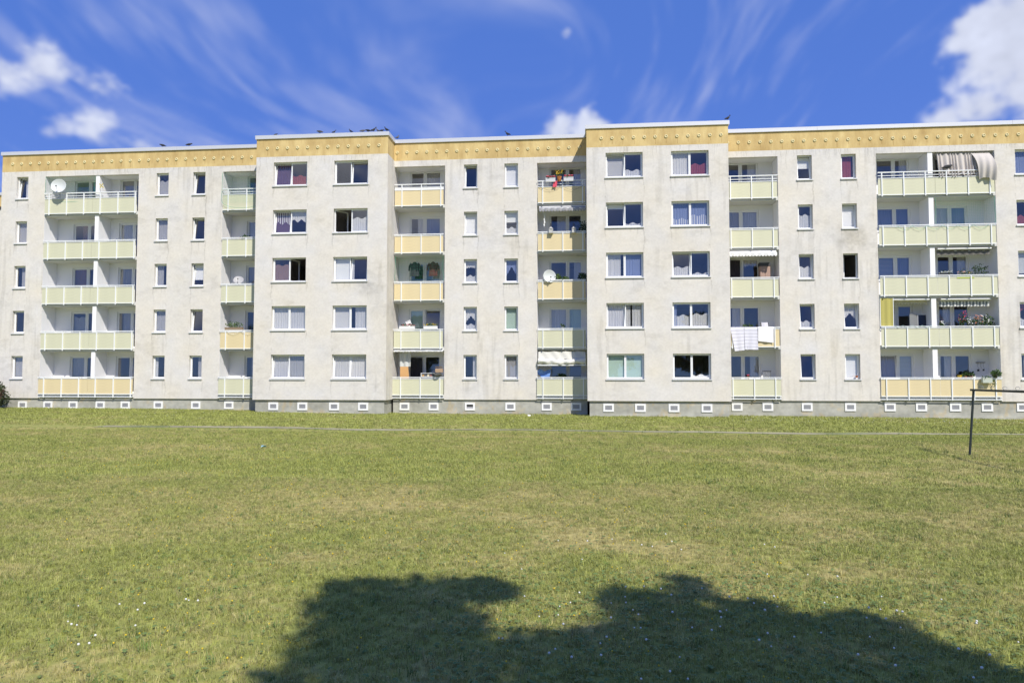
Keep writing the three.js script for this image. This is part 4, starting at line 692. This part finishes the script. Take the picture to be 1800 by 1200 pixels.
for (const q of [[.45, 35.05, 12.4, .36], [.95, 35.3, 12.3, .45], [1.06, 34.3, 12.8, .2], [1.12, 34.75, 12.6, .26], [1.55, 35.35, 12.0, .42], [.45, 35.8, 11.8, .42], [1.1, 36.1, 11.5, .6], [2.0, 35.75, 11.8, .42], [2.5, 35.55, 11.6, .36], [1.9, 36.5, 11.0, .6], [2.7, 36.3, 11.2, .42], [.5, 36.8, 10.8, .6], [1.2, 37.2, 10.4, .7], [2.4, 37.2, 10.4, .7], [2.95, 36.75, 10.8, .38], [3.0, 37.9, 9.9, .7], [.7, 38.2, 9.6, .8], [1.8, 38.3, 9.4, .9], [2.8, 39.0, 9.0, .9], [1.2, 39.6, 8.5, .9], [2.2, 40.4, 8.0, .9]]) cB.push(q);
for (let k = 0; k < 22; k++) { cA.push([rr(-1.6, .4), rr(38.5, 43), rr(7, 12), rr(.8, 1.1)]); cB.push([rr(.4, 4.5), rr(38.5, 43), rr(7, 12.5), rr(.8, 1.1)]); }  // extra unseen crown clumps, added to block sky light over the shaded grass
tree('leafy tree behind the viewpoint shading the lawn, left of two', 3.6, 46.2, 12, shade(cA)); tree('leafy tree behind the viewpoint shading the lawn, right of two', 7.2, 46.6, 12.5, shade(cB));
const farT = ['round leafy tree far behind the viewpoint, leftmost', 'tall leafy tree far behind the viewpoint, left of the middle', 'broad leafy tree far behind the viewpoint, at the middle', 'leafy tree far behind the viewpoint, right of the middle', 'leafy tree far behind the viewpoint, rightmost'];
[[-26, 70, 11], [-12, 74, 13], [3, 71, 10], [17, 75, 12], [30, 70, 11]].forEach(([x, z, H], k) => { const c = []; for (let i = 0; i < 34; i++) { const a = rr(0, 6.28), q = Math.sqrt(rnd()), y = rr(.3, 1); c.push([x + Math.cos(a) * q * 4.2 * (1.15 - y * .7), y * H, z + Math.sin(a) * q * 4.2 * (1.15 - y * .7), rr(.9, 1.5)]); } tree(farT[k], x, z, H, c, .42, 40); });

// ---------------------------------------------------------------- grass, clover and small flowers
{
  const blades = (n, h, w, spread) => { const pos = []; for (let k = 0; k < n; k++) { const a = rr(0, 6.28), bx = rr(-spread, spread), bz = rr(-spread, spread), l = h * rr(.5, 1.2), lean = rr(.2, 1.1), ca = Math.cos(a), sa = Math.sin(a), pa = a + 1.57, wx = Math.cos(pa) * w, wz = Math.sin(pa) * w; const m = [bx + ca * l * lean * .3, l * .6, bz + sa * l * lean * .3], t = [bx + ca * l * lean, l * (1.05 - .35 * lean), bz + sa * l * lean]; pos.push(bx - wx, -.01, bz - wz, bx + wx, -.01, bz + wz, m[0] + wx * .7, m[1], m[2] + wz * .7, bx - wx, -.01, bz - wz, m[0] + wx * .7, m[1], m[2] + wz * .7, m[0] - wx * .7, m[1], m[2] - wz * .7, m[0] - wx * .7, m[1], m[2] - wz * .7, m[0] + wx * .7, m[1], m[2] + wz * .7, ...t); } const g = new THREE.BufferGeometry(); g.setAttribute('position', new THREE.Float32BufferAttribute(pos, 3)); g.computeVertexNormals(); return g; };
  const mGrass = new THREE.MeshPhysicalMaterial({ color: 0xffffff, roughness: .75, transmission: .2, thickness: 0 });
  const o = new THREE.Object3D(), c = new THREE.Color(); const half = (z) => .80 * (42.5 - z) + 2.2;
  const inHouse = (x, z) => z < -.05 || (z < P && ((x > -19 && x < -11.2) || (x > .15 && x < 7.9)));
  const put = (name, label, geo, n, z0, z1, s0, s1) => {
    const im = new THREE.InstancedMesh(geo, mGrass, n); let i = 0, guard = 0;
    while (i < n && guard++ < n * 6) {
      const u = rnd(), d0 = 42.5 - z0, d1 = 42.5 - z1, d = Math.sqrt(d1 * d1 + (d0 * d0 - d1 * d1) * u), z = 42.5 - d, x = rr(-1, 1) * half(z) - .098 * d;
      if (inHouse(x, z)) continue; const dry = dryness(x, z); if (rnd() < sstep(.45, 1.05, dry) * .55) continue; if (Math.abs(z - 12.12) < .36 && rnd() < .9) continue;
      const straw = clamp(sstep(.22, .85, dry + rr(-.4, .4))), k = rr(.55, 1.35);
      o.position.set(x, gy(x, z), z); o.rotation.set(rr(-.15, .15), rr(0, 6.3), rr(-.15, .15)); const s = rr(s0, s1) * (1.15 - .4 * dry) * (z > 11.9 && z < 13.6 ? .35 : 1); o.scale.set(s, s * rr(.7, 1.2), s); o.updateMatrix(); im.setMatrixAt(i, o.matrix);
      c.setRGB((.34 + .13 * straw) * k, (.37 + .045 * straw) * k, (.085 + .085 * straw) * k); im.setColorAt(i, c); i++;
    }
    im.count = i; im.name = name; im.castShadow = im.receiveShadow = true; im.userData = { kind: 'stuff', label, category: 'grass' }; scene.add(im);
  };
  put('near_grass', 'short mown green and straw coloured grass in the foreground', blades(9, .05, .0022, .045), 125000, 27, 39, .7, 1.35);
  put('middle_grass', 'short mown grass across the middle of the lawn', blades(9, .055, .0045, .09), 80000, 12, 27, .8, 1.3);
  put('far_grass', 'fresh green grass strip along the foot of the house', blades(9, .08, .008, .13), 26000, -.1, 12, .8, 1.3);
  // coarse green tussocks that stand a little above the mown grass
  { const n = 2600, im = new THREE.InstancedMesh(blades(16, .085, .0032, .06), mGrass, n); for (let i = 0; i < n; i++) { const d = Math.sqrt(rr(25, 900)), z = 42.5 - d, pick = fbm(z * .6 + 3, i % 40 * .7, 2), x = rr(-1, 1) * half(z) - .098 * d, k = rr(.6, 1.15); o.position.set(x + .3 * pick, gy(x, z), z); o.rotation.set(rr(-.2, .2), rr(0, 6.3), rr(-.2, .2)); o.scale.setScalar(rr(.6, 1.25)); o.updateMatrix(); im.setMatrixAt(i, o.matrix); c.setRGB(.17 * k, .26 * k, .055 * k); im.setColorAt(i, c); } im.name = 'grass_tussocks'; im.castShadow = im.receiveShadow = true; im.userData = { kind: 'stuff', label: 'darker coarse grass tussocks dotted over the mown lawn', category: 'grass' }; scene.add(im); }
  // clover heads and yellow flowers
  const scatter = (name, label, geo, mat, list) => { const im = new THREE.InstancedMesh(geo, mat, list.length); list.forEach(([x, z, h, s], i) => { o.position.set(x, gy(x, z) + h, z); o.rotation.set(rr(-.3, .3), rr(0, 6), rr(-.3, .3)); o.scale.setScalar(s); o.updateMatrix(); im.setMatrixAt(i, o.matrix); }); im.name = name; im.castShadow = im.receiveShadow = true; im.userData = { kind: 'stuff', label, category: 'flowers' }; scene.add(im); };
  const cl = []; for (let i = 0; i < 120; i++) { const k = rnd(); const [x, z] = k < .62 ? [1.5 + rr(-1, 1) * 1.9 + rr(-.4, .4), 35.9 + rr(-1.2, 1.6)] : k < .74 ? [-4.3 + rr(-.6, .7), 36.4 + rr(-.8, .8)] : [rr(-1, 3), rr(32, 37)]; cl.push([x, z, rr(.05, .085), rr(.7, 1.15)]); }
  const fl = []; for (let i = 0; i < 240; i++) fl.push(i < 160 ? [rr(8, 22), 3.5 + rr(-1, 1) * 2.2, rr(.05, .08), rr(1.0, 1.7)] : [rr(-25, 8), rr(1.8, 8), rr(.05, .08), rr(.9, 1.5)]);
  const head = new THREE.IcosahedronGeometry(.0095, 1);
  scatter('clover_flowers', 'white clover heads scattered in the shaded grass', head, std([.72, .72, .66], .9), cl); scatter('distant_clover', 'pale flowers in the grass strip along the house', head, std([.72, .72, .62], .9), fl);
  const yl = []; for (let i = 0; i < 700; i++) { const d = rr(5.5, 22), z = 42.5 - d; yl.push([rr(-1, .35) * .75 * d, z, rr(.03, .05), rr(.5, 1) * (1 + d * .03)]); }
  scatter('yellow_flowers', 'tiny yellow flowers dotted through the lawn', new THREE.IcosahedronGeometry(.009, 0), std([.62, .46, .03], .8), yl);
  const lf = []; for (let i = 0; i < 4500; i++) { const [x, z] = rnd() < .6 ? [1.4 + rr(-1, 1) * 2.6, 35.6 + rr(-1.6, 2.2)] : [rr(-5.5, 4.5), rr(31, 38.2)]; lf.push([x, z, rr(.015, .045), rr(.7, 1.3)]); }
  const tri = mergeGeometries([0, 2.1, 4.2].map((a) => new THREE.CircleGeometry(.011, 6).rotateX(-1.25).translate(0, .002, .011).rotateY(a))); scatter('clover_leaves', 'low clover leaves among the grass', tri, std([.13, .19, .05], .75), lf);
}

renderer.render(scene, camera);
